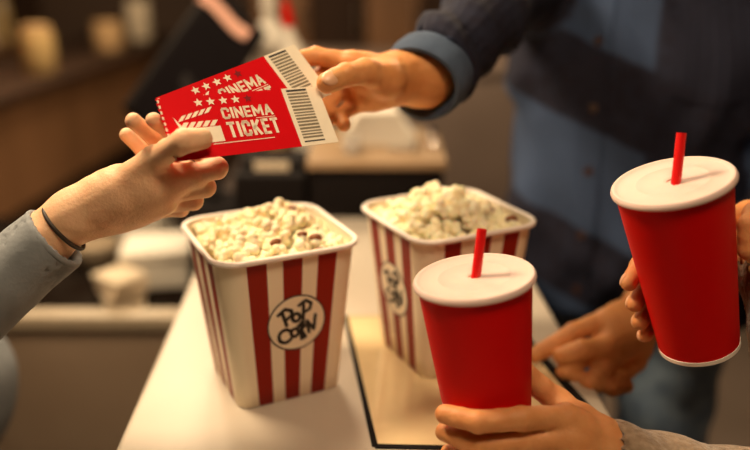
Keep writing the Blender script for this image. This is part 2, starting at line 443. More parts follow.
# receipt strip curling off the monitor's upper edge, jars
e0, e1 = P(200, -4, 1.55), P(248, 34, 1.50)
sb = MB(); n = 10; u_ = np.array([.012, .0, .014])
for k in range(n + 1):
    q = e0 + (e1 - e0) * k / n + np.array([0, 0, .006 * math.sin(k * .6)])
    for s_ in (-1, 1): sb.v.append(tuple(q + s_ * u_ * .6 + np.array([0, 0, 0]))); 
    for s_ in (1, -1): sb.v.append(tuple(q + s_ * u_ * .6 + np.array([0, .003, -.003])))
for k in range(n):
    for j in range(4): sb.f.append((k * 4 + j, k * 4 + (j + 1) % 4, k * 4 + 4 + (j + 1) % 4, k * 4 + 4 + j)); sb.m.append(0)
rp = sb.build('paper_strip', pink_m, MN, True, inv)
rp['label'] = 'pinkish paper strip along the top corner'
def bottle(name, px, py, d, base_z, r, m1, m2, label, cat='bottle', lean=0):
    top = P(px, py, d); h = top[2] - base_z
    t = empty(name, (top[0], top[1], base_z)); t.rotation_euler.y = lean; tag(t, label, cat)
    MB().lathe([(0, 0), (r * .95, 0), (r, .006), (r, h * .62), (r * .8, h * .72), (r * .36, h * .80), (r * .34, h * .86), (0, h * .86)], 36).build('bottle_body', m1, t, True)
    MB().lathe([(0, h * .85), (r * .42, h * .85), (r * .42, h * .9), (r * .2, h), (0, h)], 36).build('cap', m2, t, True)
    return t
bottle('squeeze_bottle', 306, -2, 1.62, .985, .028, white_card, red_paper, 'white squeeze bottle with red cap behind the man\'s fingers', lean=-.12)
p = on_top(268, 108, .985)
bottle('squeeze_bottle', 268, -14, 1.86, .985, .045, white_card, white_card, 'plump white bottle standing just right of the tilted monitor')
p = G(292, 150, .985)
tag(MB().lathe([(0, 0), (.03, 0), (.042, .05), (.045, .1), (.042, .1), (.038, .05), (.027, .005), (0, .005)], 40).build('tumbler', tan_wood, None, True, Matrix.Translation(Vector((p[0] - .03, p[1], .985)))), 'tan tumbler on the side table behind the cinema tickets', 'tumbler')

# ------------------------------------------------------------------ back counters
BC = empty('back_counter', (-1.50, 3.2, 0)); tag(BC, 'long brown panelled service counter running back along the left', 'counter')
BC.rotation_euler.z = R(-5)
MB().box(-.30, .26, -2.2, 1.7, .92, .95, bev=.004).build('worktop', dark_wood, BC, True)
MB().box(-.28, .235, -2.15, 1.65, .53, .92).build('front_panel', brown_panel, BC)
MB().box(-.28, .20, -2.12, 1.62, 0, .53).build('plinth', dark_wood, BC)
def on_bc(y, off=0): return (BC.matrix_basis @ Vector((.08 + off, y, .952)))
tb = empty('tumbler_crate', on_bc(-.65, .02)); tag(tb, 'teal plastic crate on the brown back counter', 'crate')
tb.rotation_euler.z = .2
MB().box(-.08, .08, -.10, .10, 0, .09, bev=.008).build('crate_body', teal_m, tb, True)
MB().box(-.085, .085, -.105, .105, .085, .10, bev=.003).build('crate_rim', teal_m, tb, True)
def jar(name, loc, r, h, m1, m2, label, cat):
    t = empty(name, loc); tag(t, label, cat)
    MB().lathe([(0, 0), (r * .9, 0), (r, .01), (r * 1.02, h * .5), (r, h * .8), (r * .8, h * .86), (0, h * .86)], 36).build('jar_body', m1, t, True)
    MB().lathe([(0, h * .85), (r * .86, h * .85), (r * .88, h * .97), (r * .6, h), (0, h)], 36).build('lid', m2, t, True)
    return t
jar('storage_jar', on_bc(-.95, .0), .07, .13, napkin_m, napkin_m, 'squat beige jar nearest the viewer on the brown back counter', 'jar')
jar('storage_jar', on_bc(.10, .05), .065, .19, amber_glass, tan_wood, 'tall glowing amber jar midway along the brown back counter', 'jar')
jar('storage_jar', on_bc(.85, .03), .07, .17, tan_wood, dark_wood, 'small tan jar beyond the amber jar on the back counter', 'jar')
jar('storage_jar', on_bc(1.35, .0), .06, .25, napkin_m, dark_wood, 'slim beige jar farthest along the brown back counter', 'jar')
# shelves with dark bottles behind the back counter
SH = empty('bottle_shelf', (-2.1, 3.6, 0)); tag(SH, 'dark wooden shelf unit against the far left', 'shelf')
MB().box(-.02, .02, -1.5, 1.3, 0, 1.7, M=Matrix.Translation((-.2, 0, 0))).build('back_board', dark_wood, SH)
for z in (.9, 1.3, 1.66): MB().box(-.2, .12, -1.5, 1.3, z, z + .03).build('shelf_board', brown_panel, SH)
for y in (-1.5, -.1, 1.27): MB().box(-.2, .12, y, y + .03, 0, 1.7).build('upright', dark_wood, SH)
cols = [tan_wood, napkin_m, brown_panel, teal_m, amber_glass, dark_wood, tan_wood, brown_panel, napkin_m, amber_glass]
kinds = ['tan', 'beige', 'brown', 'teal', 'amber', 'nearly black', 'short tan', 'broad brown', 'pale', 'stout amber']
for k in range(10):
    y = -1.35 + .27 * k; r = .045 + .01 * (k % 3); h = .22 + .04 * ((k * 7) % 4)
    t = empty('bottle', (-2.1 - .02, 3.6 + y + (.05 if abs(y + .1) < .08 else 0), .93)); tag(t, kinds[k] + ' bottle on the dark shelf unit, number %s from the near end' % ['one', 'two', 'three', 'four', 'five', 'six', 'seven', 'eight', 'nine', 'ten'][k], 'bottle', 'bottles on the left shelf unit')
    MB().lathe([(0, 0), (r, 0), (r, h * .6), (r * .4, h * .75), (r * .35, h), (0, h)], 24).build('bottle_body', cols[k], t, True)
    MB().lathe([(0, h), (r * .42, h), (r * .42, h + .02), (0, h + .02)], 20).build('cap', black_pl, t, True)
SC = empty('display_screen', on_bc(-.35, -.14)); tag(SC, 'small upright screen glowing dim purple on the back counter', 'screen')
SC.rotation_euler.z = R(50)
MB().box(-.05, .05, -.04, .04, 0, .012, bev=.003).build('foot', black_pl, SC, True)
MB().box(-.055, .055, -.012, .012, .012, .32, bev=.004).build('housing', black_pl, SC, True)
MB().box(-.048, .048, -.0135, -.012, .10, .31).build('screen_face', purple_scr, SC)
LM = empty('table_lamp', on_bc(-.08, -.16)); tag(LM, 'little amber table lamp lit on the brown back counter', 'lamp')
MB().lathe([(0, 0), (.04, 0), (.04, .01), (.008, .02), (.008, .27), (0, .27)], 30).build('base', black_pl, LM, True)
MB().lathe([(.03, .24), (.055, .24), (.035, .34), (.0, .345)], 30).build('lamp_shade', amber_lamp, LM, True)
FC = empty('far_cabinet', (.75, 3.3, 0)); tag(FC, 'wide taupe cabinet standing across the far room behind the man', 'cabinet')
MB().box(-1.25, 1.6, -.25, .3, .08, .98).build('body', taupe_panel, FC)
MB().box(-1.27, 1.62, -.27, .32, .98, 1.01, bev=.004).build('worktop', taupe_panel, FC, True)
MB().box(-1.22, 1.57, -.22, .28, 0, .08).build('plinth', dark_wood, FC)
for k in range(5):
    x = -1.22 + k * .56
    do = MB().box(x, x + .54, -.266, -.25, .12, .95, bev=.004).build('door', taupe_panel, FC, True)
    MB().tube((x + .48, -.285, .62), (x + .48, -.285, .78), .006).build('handle', frame_steel, do, True)
# tall cupboards behind, whose upright door edges read as stripes
TC = empty('tall_cupboard', (-.05, 4.6, 0)); tag(TC, 'tall dark brown cupboard against the back wall', 'cupboard')
MB().box(-.9, .9, -.25, .35, 0, 2.2).build('body', dark_wood, TC)
for k in range(6):
    x = -.88 + k * .296
    do = MB().box(x, x + .28, -.27, -.25, .1, 2.15, bev=.004).build('door', brown_panel if k % 2 else dark_wood, TC, True)
    MB().tube((x + .25, -.285, 1.0), (x + .25, -.285, 1.16), .007).build('handle', frame_steel, do, True)

# ------------------------------------------------------------------ popcorn tubs
TA, TB_, TH = .0718, .055, .165          # half widths at rim and base, height
def sq_ring(a, r, nseg=7):
    """rounded square, counter-clockwise, flat sides split so that the stripes fall on edges; returns points and stripe flags"""
    pts = []; flag = []
    cuts = [-.80, -.66, -.62, -.34, -.14, .14, .34, .62, .66, .80]
    for k in range(4):       # side k has outward normal at angle k*90 - 90 deg (k=0 faces -y)
        th = k * PI / 2; c, s_ = math.cos(th), math.sin(th)
        fl = a - r
        us = [-fl, -.640 * a, -.365 * a, -.140 * a, .140 * a, .365 * a, .640 * a]
        red = [0, 1, 0, 1, 0, 1, 0]
        for i in range(7):
            x = us[i]
            pts.append((x * c + a * s_, x * s_ - a * c)); flag.append(red[i])
        # corner to next side
        for j in range(nseg):
            t = -PI / 2 + PI / 2 * j / nseg
            x = fl + r * math.cos(t); y = -fl + r * math.sin(t)
            pts.append((x * c - y * s_, x * s_ + y * c)); flag.append(0)
    return pts, flag
def make_tub():
    root = empty('popcorn_tub')
    mb = MB(); n = None
    def level(t, off=0):
        a = TB_ + (TA - TB_) * t + off; r = .014 + .0115 * t + off
        return a, r
    rings = []
    zs = [0, .002] + [.002 + (TH - .004) * k / 8 for k in range(1, 9)]
    for z in zs:
        a, r = level(z / TH, -.0015 if z == 0 else 0); p, fl = sq_ring(a, r); rings.append([(x, y, z) for x, y in p])
    n = len(rings[0])
    base = len(mb.v)
    for rg in rings: mb.v += rg
    for i in range(len(rings) - 1):
        for k in range(n):
            k2 = (k + 1) % n; mb.f.append((i * n + k, i * n + k2, (i + 1) * n + k2, (i + 1) * n + k)); mb.m.append(1 if fl[k] else 0)
    # inner wall
    inner = []
    for z in (TH - .002, .003):
        a, r = level(z / TH, -.0012); p, _ = sq_ring(a, max(r, .004)); inner.append([(x, y, z) for x, y in p])
    o = len(mb.v)
    for rg in inner: mb.v += rg
    for k in range(n):
        k2 = (k + 1) % n
        mb.f.append((o + k, o + k2, o + n + k2, o + n + k)[::1]); mb.m.append(0)
    mb.f.append(tuple(o + n + k for k in range(n))); mb.m.append(0)
    mb.f.append(tuple(range(n))[::-1]); mb.m.append(0)
    mb.build('tub_wall', [cream_card, red_stripe], root, True)
    # rolled rim
    rb = MB(); m = 10; rr = .0026
    for j in range(m):
        t = 2 * PI * j / m; p, _ = sq_ring(TA + .0019 + rr * 1.15 * math.cos(t), .0263 + rr * math.cos(t))
        rb.v += [(x, y, TH - .001 + rr * 1.1 * math.sin(t)) for x, y in p]
    for j in range(m):
        for k in range(n): rb.f.append((j * n + k, j * n + (k + 1) % n, ((j + 1) % m) * n + (k + 1) % n, ((j + 1) % m) * n + k)); rb.m.append(0)
    rb.build('rim', rim_white, root, True)
    return root
# hand lettered badge, drawn as strokes in a 1 x 1 field centred on 0
def ribbon(mb, pts, w, z=0.0, mi=0, taper=None):
    for i in range(len(pts) - 1):
        a = Vector(pts[i]); b = Vector(pts[i + 1]); d = (b - a); d.normalize(); nrm = Vector((-d.y, d.x)) * w * .5
        mb.add([(*(a + nrm), z), (*(a - nrm), z), (*(b - nrm), z), (*(b + nrm), z)], [(0, 1, 2, 3)], mi)
    for p in pts:
        c = [(p[0] + w * .5 * math.cos(t * PI / 5), p[1] + w * .5 * math.sin(t * PI / 5), z) for t in range(10)]
        mb.add(c, [tuple(range(10))], mi)
def arc(cx, cy, rx, ry, a0, a1, n=14): return [(cx + rx * math.cos(R(a0 + (a1 - a0) * k / n)), cy + ry * math.sin(R(a0 + (a1 - a0) * k / n))) for k in range(n + 1)]
LET = [
    # P o P
    [(-.26, .30), (-.20, -.0)], [(-.34, .27), (-.20, .36), (-.08, .30), (-.07, .20), (-.20, .13)],
    arc(.0, .12, .075, .085, 0, 360),
    [(.17, .36), (.13, .02)], [(.08, .36), (.22, .43), (.32, .34), (.28, .22), (.15, .18)],
    # c o R N
    arc(-.25, -.22, .13, .14, 40, 320), arc(-.06, -.20, .075, .085, 0, 360),
    [(.085, -.02), (.06, -.34)], [(.02, -.08), (.12, -.04), (.14, -.13), (.07, -.17), (.14, -.36), (.06, -.38)],
    [(.22, -.28), (.20, -.02), (.32, -.24), (.38, .06)]]
def badge(root, side, h=.5, dia=.052, u=0.0):
    """on the flat of one side; the sides lean outwards"""
    th = side * PI / 2; lean = math.atan2(TA - TB_, TH)
    zc = TH * h; a = TB_ + (TA - TB_) * h
    M = Matrix.Rotation(th, 4, 'Z') @ Matrix.Translation((u, -a - .0002, zc)) @ Matrix.Rotation(PI / 2 + lean, 4, 'X') @ Matrix.Rotation(R(6), 4, 'Z')
    s = dia
    b = MB(); N = 48
    disc = lambda r, z, mi: b.add([(r * math.cos(2 * PI * k / N), r * 1.02 * math.sin(2 * PI * k / N), z) for k in range(N)], [tuple(range(N))], mi)
    disc(s * .5, .0003, 1); disc(s * .474, .00045, 0)
    bo = b.build('badge', [cream_card, ink], root, False, M)
    t = MB()
    for st in LET: ribbon(t, [(x * s * .86, y * s * .86) for x, y in st], s * .060, .0007)
    t.build('lettering', ink, bo)

# ---- kernels
def kernel_mesh(i):
    q = random.Random(40 + i); s = SDF((-.014,) * 3, (.014,) * 3, .0009)
    ps = []
    nl = q.choice([6, 7, 8])
    for k in range(nl):
        t = math.acos(1 - 2 * (k + .5) / nl); a = k * 2.4 + q.uniform(-.4, .4); r = q.uniform(.0037, .0054)
        c = np.array([math.sin(t) * math.cos(a), math.sin(t) * math.sin(a), math.cos(t)]) * q.uniform(.0045, .0070)
        ps.append(cap(c, c * 1.05, r)); 
    ps.append(cap((0, 0, 0), (0, 0, .001), .0045))
    s.add(ps, .0012, .001)
    ph = q.uniform(0, 9)
    s.disp(lambda x, y, z: .00015 * np.sin(x * 900 + ph) * np.sin(y * 1000 + ph) * np.sin(z * 850))
    v, f = s.mesh()
    parts = [(v, f, pop_cream)]
    if i >= 5:
        hv, hf = small_ellipsoid((.002, -.0062, .0058), (.0062, .0040, .0042), np.eye(3), 10, 7)
        parts.append((hv, hf, pop_brown))
    o = mesh_obj('popcorn_kernel', parts); me = o.data; bpy.data.objects.remove(o); return me
KM = [kernel_mesh(i) for i in range(7)]
def fill(tub, M, seed, dome, group, label):
    q = random.Random(seed); pts = []
    half = TA - .0125
    # a heap: dense pile under a dome that slopes to the rim
    def top(x, y):
        e = max(abs(x), abs(y)) / half
        return TH - .012 + dome(x / half, y / half) * (1 - e ** 3)
    tries = 0
    while len(pts) < 170 and tries < 30000:
        tries += 1
        x = q.uniform(-half, half); y = q.uniform(-half, half)
        if abs(x) > half - .013 and abs(y) > half - .013 and math.hypot(abs(x) - half + .015, abs(y) - half + .015) > .015: continue
        if all((x - a) ** 2 + (y - b) ** 2 > .0118 ** 2 for a, b in pts): pts.append((x, y))
    first = True
    for x, y in pts:
        z = top(x, y) + q.uniform(-.005, .004)
        ki = q.choices(range(7), [6, 6, 6, 6, 6, 2.2, 2.2])[0]; me = KM[ki]
        o = bpy.data.objects.new('popcorn_kernel', me); COL.objects.link(o)
        s = q.uniform(.8, 1.18)
        o.matrix_world = M @ Matrix.Translation((x, y, z)) @ (Matrix.Rotation(q.uniform(-.9, .5), 4, 'Z') if ki >= 5 else Matrix.Rotation(q.uniform(0, 6.28), 4, Vector((q.gauss(0, 1), q.gauss(0, 1), q.gauss(0, 1))).normalized())) @ Matrix.Scale(s, 4)
        tag(o, label, 'popcorn', group)
    # the deeper popcorn nobody could count
    nb = MB(); N = 26
    S = SDF((-half - .01, -half - .01, TH - .075), (half + .01, half + .01, TH + .05), .0022)
    deep = []
    for k in range(260):
        x = q.uniform(-half + .001, half - .001); y = q.uniform(-half + .001, half - .001); z = top(x, y) - .010 - q.uniform(0, .028)
        sh = 1 - .12 * (TH - z) / .05
        deep.append(cap((x * sh, y * sh, z), (x * sh + .001, y * sh, z), q.uniform(.005, .0075)))
    for p_ in deep: S.add([p_], .001, .001)
    v, f = S.mesh()
    o = mesh_obj('popcorn_heap', [(v, f, pop_cream)]); o.matrix_world = M
    tag(o, 'deeper popcorn filling the ' + group.split(' the ')[-1] + ' beneath its top kernels', 'popcorn', kind='stuff')
M1 = Matrix.Translation((-.109, .767, 1.0)) @ rotz(.456)
M2 = Matrix.Translation((.078, .826, 1.0)) @ rotz(.466)
t1 = make_tub(); t1.matrix_world = M1
tag(t1, 'left red-striped popcorn tub, its round lettered badge facing the viewer', 'popcorn tub')
badge(t1, 0, .545, .061, .004)
t2 = copy_tree(t1)
t2.matrix_world = M2
for ch in [c for c in bpy.data.objects if c.parent == t2 and c.name.startswith('badge')]:
    for g_ in [c for c in bpy.data.objects if c.parent == ch]: bpy.data.objects.remove(g_)
    bpy.data.objects.remove(ch)
badge(t2, 3, .535, .061)
tag(t2, 'right red-striped popcorn tub, standing behind the lower soda cup', 'popcorn tub')
fill(t1, M1, 3, lambda u, v: .0195 + .006 * math.sin(2.2 * u + .5) * math.cos(2 * v), 'popped kernels topping the left tub', 'cream popped corn kernel heaped in the left striped tub')
fill(t2, M2, 5, lambda u, v: .027 * math.exp(-((u + .1) ** 2 + (v - .1) ** 2) * 1.3) + .006, 'popped kernels topping the right tub', 'cream popped corn kernel heaped in the right striped tub')

# ------------------------------------------------------------------ soda cups
CH, CRB, CRT = .1605, .034, .0468
def axis_matrix(o, ax, spin=0):
    ax = Vector(ax).normalized(); q = Vector((0, 0, 1)).rotation_difference(ax).to_matrix().to_4x4()
    return Matrix.Translation(o) @ q @ rotz(spin)
def make_cup(label):
    root = empty('soda_cup'); tag(root, label, 'cup')
    rr = lambda z: CRB + (CRT - CRB) * z / CH
    MB().lathe([(0, .007), (CRB - .0015, .007), (rr(.0035) - .0006, .0035), (rr(.004), .004), (rr(CH * .5), CH * .5), (CRT, CH), (CRT - .0012, CH), (rr(.01) - .0012, .01), (0, .01)], 96).build('cup_body', red_paper, root, True)
    MB().lathe([(CRB - .0018, .006), (CRB - .0018, .0003), (CRB - .0004, 0), (rr(.0) + .0008, .0006), (rr(.0038) + .0005, .0042), (rr(.0038) - .0006, .0046)], 96).build('base_rim', rim_white, root, True)
    L = .0500
    z0 = CH - .0020
    prof = [(CRT + .0004, z0 - .0018), (L - .0016, z0 - .0022), (L - .0003, z0 - .0014), (L, z0), (L - .0006, z0 + .0020), (L - .0018, z0 + .0034), (L - .0034, z0 + .0036), (L - .0048, z0 + .0028), (L - .0068, z0 + .0020),
            (.031, z0 + .0021), (.0300, z0 + .0025), (.0285, z0 + .0025), (.0275, z0 + .0021), (.010, z0 + .0022), (.0085, z0 + .0028), (.006, z0 + .0028), (.0045, z0 + .0022), (.0045, z0 + .001), (0, z0 + .001)]
    MB().lathe(prof, 96).build('lid', lid_white, root, True)
    return root
C1 = axis_matrix((.1012, .5941, 1.028), (-.1336, .0176, 1))
C2 = axis_matrix((.2893, .64, 1.103), (-.2918, -.0464, 1))
cup1 = make_cup('red soda cup held low in front of the right popcorn tub'); cup1.matrix_world = C1
cup2 = copy_tree(cup1); cup2.matrix_world = C2; tag(cup2, 'red soda cup raised higher, at the right, before the shirt', 'cup')
def straw(top, bot, base_m, label):
    b = Vector(bot); t = Vector(top); d = (t - b).normalized()
    s = MB().tube(b - d * .045, t, .0040, hollow=.0005, n=28)
    tag(s.build('drinking_straw', straw_red, None, True), label, 'straw')
def lid_pt(Mc, px, py):          # where a sight line meets the lid's plane
    o = Vector((0, 0, CAMZ)); r = Vector(P(px, py, 1).tolist()) - o; n = (Mc.to_3x3() @ Vector((0, 0, 1))); c = Mc @ Vector((0, 0, CH + .001))
    return o + r * ((c - o).dot(n) / r.dot(n))
b1 = lid_pt(C1, 476, 276); b2 = lid_pt(C2, 676, 182)
d1 = (b1 - Vector((0, 0, CAMZ))).dot(Vector(FW)); d2 = (b2 - Vector((0, 0, CAMZ))).dot(Vector(FW))
straw(P(482, 229, d1 - .004), b1, C1, 'short red straw standing in the lower soda cup')
straw(P(681.5, 133, d2 - .004), b2, C2, 'short red straw standing in the raised soda cup')

# ------------------------------------------------------------------ cinema tickets
TW, THt = .15, .06
def rodrigues(rv):
    a = Vector(rv); return Matrix.Rotation(a.length, 4, a.normalized())
MT1 = Matrix.Translation((-.1069, .6780, 1.2969)) @ rodrigues((-.7295, -.192, .529))
def ticket_pt(px, py, off=0, M=None):
    M = M or MT1
    o = Vector((0, 0, CAMZ)); r = Vector(P(px, py, 1).tolist()) - o; n = (M.to_3x3() @ Vector((0, -1, 0))); c = M @ Vector((0, 0, 0))
    return o + r * ((c - o).dot(n) / r.dot(n)) + n * off
def make_ticket(label):
    root = empty('cinema_ticket'); tag(root, label, 'ticket')
    U = lambda u, v, e=0.0: ((u - .5) * TW, -e, (.5 - v) * THt)      # e lifts towards the printed side
    thick = .0004
    # card outline with a punched left edge
    def sheet(poly, e0, e1, mi=0, mb=None):
        mb = mb or MB(); n = len(poly)
        vs = [U(u, v, e1) for u, v in poly] + [U(u, v, e0) for u, v in poly]
        fs = [tuple(range(n))[::-1], tuple(n + k for k in range(n))] + [(k, (k + 1) % n, n + (k + 1) % n, n + k) for k in range(n)]
        return mb.add(vs, fs, mi)
    left = []
    teeth = 11
    for k in range(teeth):
        v0 = 1 - (k + .25) / teeth; v1 = 1 - (k + .75) / teeth
        left += [(0, 1 - k / teeth), (0, v0)]
        for j in range(5):
            t = PI * j / 4; left.append((.009 * math.sin(t), (v0 + v1) / 2 + (v0 - v1) / 2 * math.cos(t)))
        left += [(0, v1)]
    left.append((0, 0))
    uS = .757
    sheet([(uS, 0), (uS, 1)] + left, 0, thick).build('card', tick_red, root)
    sheet([(1, 0), (1, 1), (uS, 1), (uS, 0)], 0, thick).build('stub', tick_white, root)
    rim = MB()
    for k in range(teeth):
        c0 = 1 - (k + .5) / teeth; sheet([(.016, c0 - .022), (.016, c0 + .022), (.006, c0 + .028), (.006, c0 - .028)], thick, thick + .00012, 0, rim)
    rim.build('perforation_marks', tick_white, root)
    bc = MB(); q = random.Random(11); v = .05
    sheet([(.918, .03), (.918, .065), (.785, .065), (.785, .03)], thick, thick + .00012, 0, bc); v = .09
    while v < .86:
        wv = q.choice([.024, .03, .034]); sheet([(.918, v), (.918, v + wv), (.785, v + wv), (.785, v)], thick, thick + .00012, 0, bc); v += wv + .024
    sheet([(.918, .918), (.918, .94), (.785, .94), (.785, .918)], thick, thick + .00012, 0, bc)
    bc.m[1 * 6:-6] = [1] * (len(bc.m) - 12)
    bc.build('barcode', [ink, ink_grey], root)
    e = thick + .0002
    tx = MB()
    GL = {'C': (1, [[(1, .72), (1, .86), (.8, 1), (.2, 1), (0, .86), (0, .14), (.2, 0), (.8, 0), (1, .14), (1, .28)]]), 'I': (0, [[(0, 0), (0, 1)]]),
          'N': (1.05, [[(0, 0), (0, 1)], [(0, 1), (1, 0)], [(1, 0), (1, 1)]]), 'E': (.85, [[(0, 0), (0, 1)], [(0, 0), (1, 0)], [(0, .5), (.9, .5)], [(0, 1), (1, 1)]]),
          'M': (1.45, [[(0, 0), (0, 1)], [(0, 1), (.5, .25)], [(.5, .25), (1, 1)], [(1, 1), (1, 0)]]), 'A': (1.1, [[(0, 0), (.5, 1)], [(.5, 1), (1, 0)], [(.2, .28), (.8, .28)]]),
          'T': (.95, [[(0, 1), (1, 1)], [(.5, 1), (.5, 0)]]), 'K': (1.0, [[(0, 0), (0, 1)], [(0, .42), (1, 1)], [(.3, .58), (1, 0)]])}
    for body, u0, u1, v0, v1, sw in (('CINEMA', .345, .655, .235, .425, .0021), ('TICKET', .350, .665, .475, .735, .0027)):
        W_ = (u1 - u0) * TW; H_ = (v1 - v0) * THt; gap = sw * 1.55
        tot = sum(GL[c][0] for c in body); unit = (W_ - sw - gap * (len(body) - 1)) / tot; x = sw / 2
        for c in body:
            wl_, strokes = GL[c]; wl_ *= unit
            for st in strokes:
                q = [(x + px * wl_, sw / 2 + py * (H_ - sw)) for px, py in st]
                for i in range(len(q) - 1):
                    A_ = Vector(q[i]); B_ = Vector(q[i + 1]); d = (B_ - A_).normalized(); n_ = Vector((-d.y, d.x)) * sw / 2; A2 = A_ - d * sw * .42; B2 = B_ + d * sw * .42
                    tx.add([U(u0 + p_.x / TW, v1 - p_.y / THt, e) for p_ in (A2 + n_, A2 - n_, B2 - n_, B2 + n_)], [(0, 1, 2, 3)])
            x += wl_ + gap
    for (u0, u1, v0, v1) in ((.24, .61, .795, .807), (.54, .66, .447, .457)):
        tx.add([U(u0, v0, e), U(u1, v0, e), U(u1, v1, e), U(u0, v1, e)], [(0, 1, 2, 3)])
    tx.build('lettering', tick_white, root)
    st = MB()
    for k, u in enumerate((.232, .305, .380, .455, .530)):
        pts = []
        for j in range(10):
            r = .0043 if j % 2 == 0 else .0019; a = PI / 2 + j * PI / 5
            pts.append(U(u + r * math.cos(a) / TW, .115 - r * math.sin(a) / THt, e))
        st.add(pts, [tuple(range(10))], 1 if k == 4 else 0)
    st.build('rating_stars', [tick_white, tick_dark], root)
    cl = MB()
    cl.add([U(.085, .52, e), U(.085, .77, e), U(.315, .77, e), U(.315, .52, e)], [(0, 1, 2, 3)])
    def bar(p0, p1, th, lo):        # striped clapper stick
        n = 5
        for k in range(n):
            t0 = k / n; t1 = (k + .68) / n; sk = .03 * lo
            f = lambda t, b: (p0[0] + (p1[0] - p0[0]) * t + (sk if b else 0), p0[1] + (p1[1] - p0[1]) * t + (th if not b else 0))
            cl.add([U(*f(t0, 0), e), U(*f(t1, 0), e), U(*f(min(t1, .99), 1), e), U(*f(t0, 1), e)], [(0, 1, 2, 3)])
    bar((.085, .42), (.295, .42), .09, 1); bar((.085, .31), (.285, .19), .09, 1)
    cl.add([U(.065, .32, e), U(.105, .50, e), U(.085, .52, e)], [(0, 1, 2)])
    cl.build('clapperboard_emblem', tick_white, root)
    return root
tk1 = make_ticket('front red cinema ticket with its clapperboard and lettering fully in view'); tk1.matrix_world = MT1
tk2 = copy_tree(tk1); tag(tk2, 'rear red cinema ticket fanned upwards behind the front one', 'ticket')
# the rear ticket lies just behind, turned about the shared left corner
aL = ticket_pt(156, 97, -.0016); aR = ticket_pt(283, 48, -.0016)
n1 = (MT1.to_3x3() @ Vector((0, -1, 0))).normalized(); ux = (aR - aL).normalized(); ux = (ux - n1 * ux.dot(n1)).normalized(); uz = ux.cross(n1) * -1
if uz.z < 0: uz = -uz
ctr = aL + ux * TW * .5 - uz * THt * .5
Rm2 = Matrix((ux, -n1, uz)).transposed().to_4x4()
MT2 = Matrix.Translation(ctr) @ Rm2
print('rear ticket length available', (aR - aL).length)
tk2.matrix_world = MT2

# ------------------------------------------------------------------ people
def finger(s, js, r0, r1, k=.0035):
    """js: joints from knuckle to tip; radii taper and swell a little at the joints"""
    js = [np.array(j, float) for j in js]; n = len(js) - 1; ps = []
    for i in range(n):
        a = r0 + (r1 - r0) * i / n; b = r0 + (r1 - r0) * (i + 1) / n
        m = (js[i] + js[i + 1]) / 2
        ps.append(cap(js[i], m, a, (a + b) / 2 * .95)); ps.append(cap(m, js[i + 1], (a + b) / 2 * .95, b if i < n - 1 else r1 * .93))
    s.add(ps, .002, k)
    return js
def nail_at(tip, prev, dorsal, r):
    d = (np.array(tip) - np.array(prev)); B = basis(d, dorsal)      # along, side, up
    return small_ellipsoid(np.array(tip) - B[:, 0] * r * .15 + B[:, 2] * r * .68, (r * .85, r * .72, r * .32), B)
def arm_hand(fingers, thumb, wrist, fore, palm, rw=(.026, .029), fr=(.0095, .0075), tr=(.0115, .0095), h=.0013, extra=(), finger_r=None):
    """fingers: four joint chains; palm: extra capsules; fore: forearm points [(p, r), ...] from the wrist"""
    pts = [np.array(j, float) for c in fingers for j in c] + [np.array(j, float) for j in thumb] + [np.array(p, float) for p, r in fore]
    lo = np.min(pts, 0) - .05; hi = np.max(pts, 0) + .05
    s = SDF(lo, hi, h)
    ps = []
    chain = [(np.array(wrist, float), rw[0])] + [(np.array(p, float), r) for p, r in fore]
    for (a, ra), (b, rb) in zip(chain, chain[1:]): ps.append(cap(a, b, ra, rb))
    s.add(ps, .01, .01)
    ps = []
    W = np.array(wrist, float)
    mc = [np.array(f[0], float) for f in fingers]
    for i, m in enumerate(mc): ps.append(cap(W + (m - W) * .12, m, .0155, .0115))
    for a, b in zip(mc, mc[1:]): ps.append(cap(a + (W - a) * .25, b + (W - b) * .25, .0125, .0125))
    t = [np.array(q, float) for q in thumb]
    ps.append(cap(W, t[0], .017, .015)); ps.append(cap(t[0], t[1], .0155, tr[0] * 1.05)); ps.append(cap(t[0], mc[0] + (W - mc[0]) * .45, .013, .012))
    ps += list(palm)
    s.add(ps, .010, .012)
    for i, f in enumerate(fingers):
        q = finger_r[i] if finger_r else 1 - (.12 if i == 3 else 0)
        finger(s, f, fr[0] * q, fr[1] * q)
    finger(s, t[1:], tr[0], tr[1], .006)
    s.add(list(extra), .004, .006) if extra else None
    s.disp(lambda x, y, z: .0004 * np.sin(x * 210 + 2 * np.sin(z * 130)) * np.sin(y * 190) * np.sin(z * 230))
    return s.mesh()
def torso_frame(c, yaw):          # local x = person's left-right axis, local y = backwards
    c = np.array([c[0], c[1], 0.]); ca, sa = math.cos(yaw), math.sin(yaw)
    return lambda x, y, z: c + np.array([x * ca - y * sa, x * sa + y * ca, z])
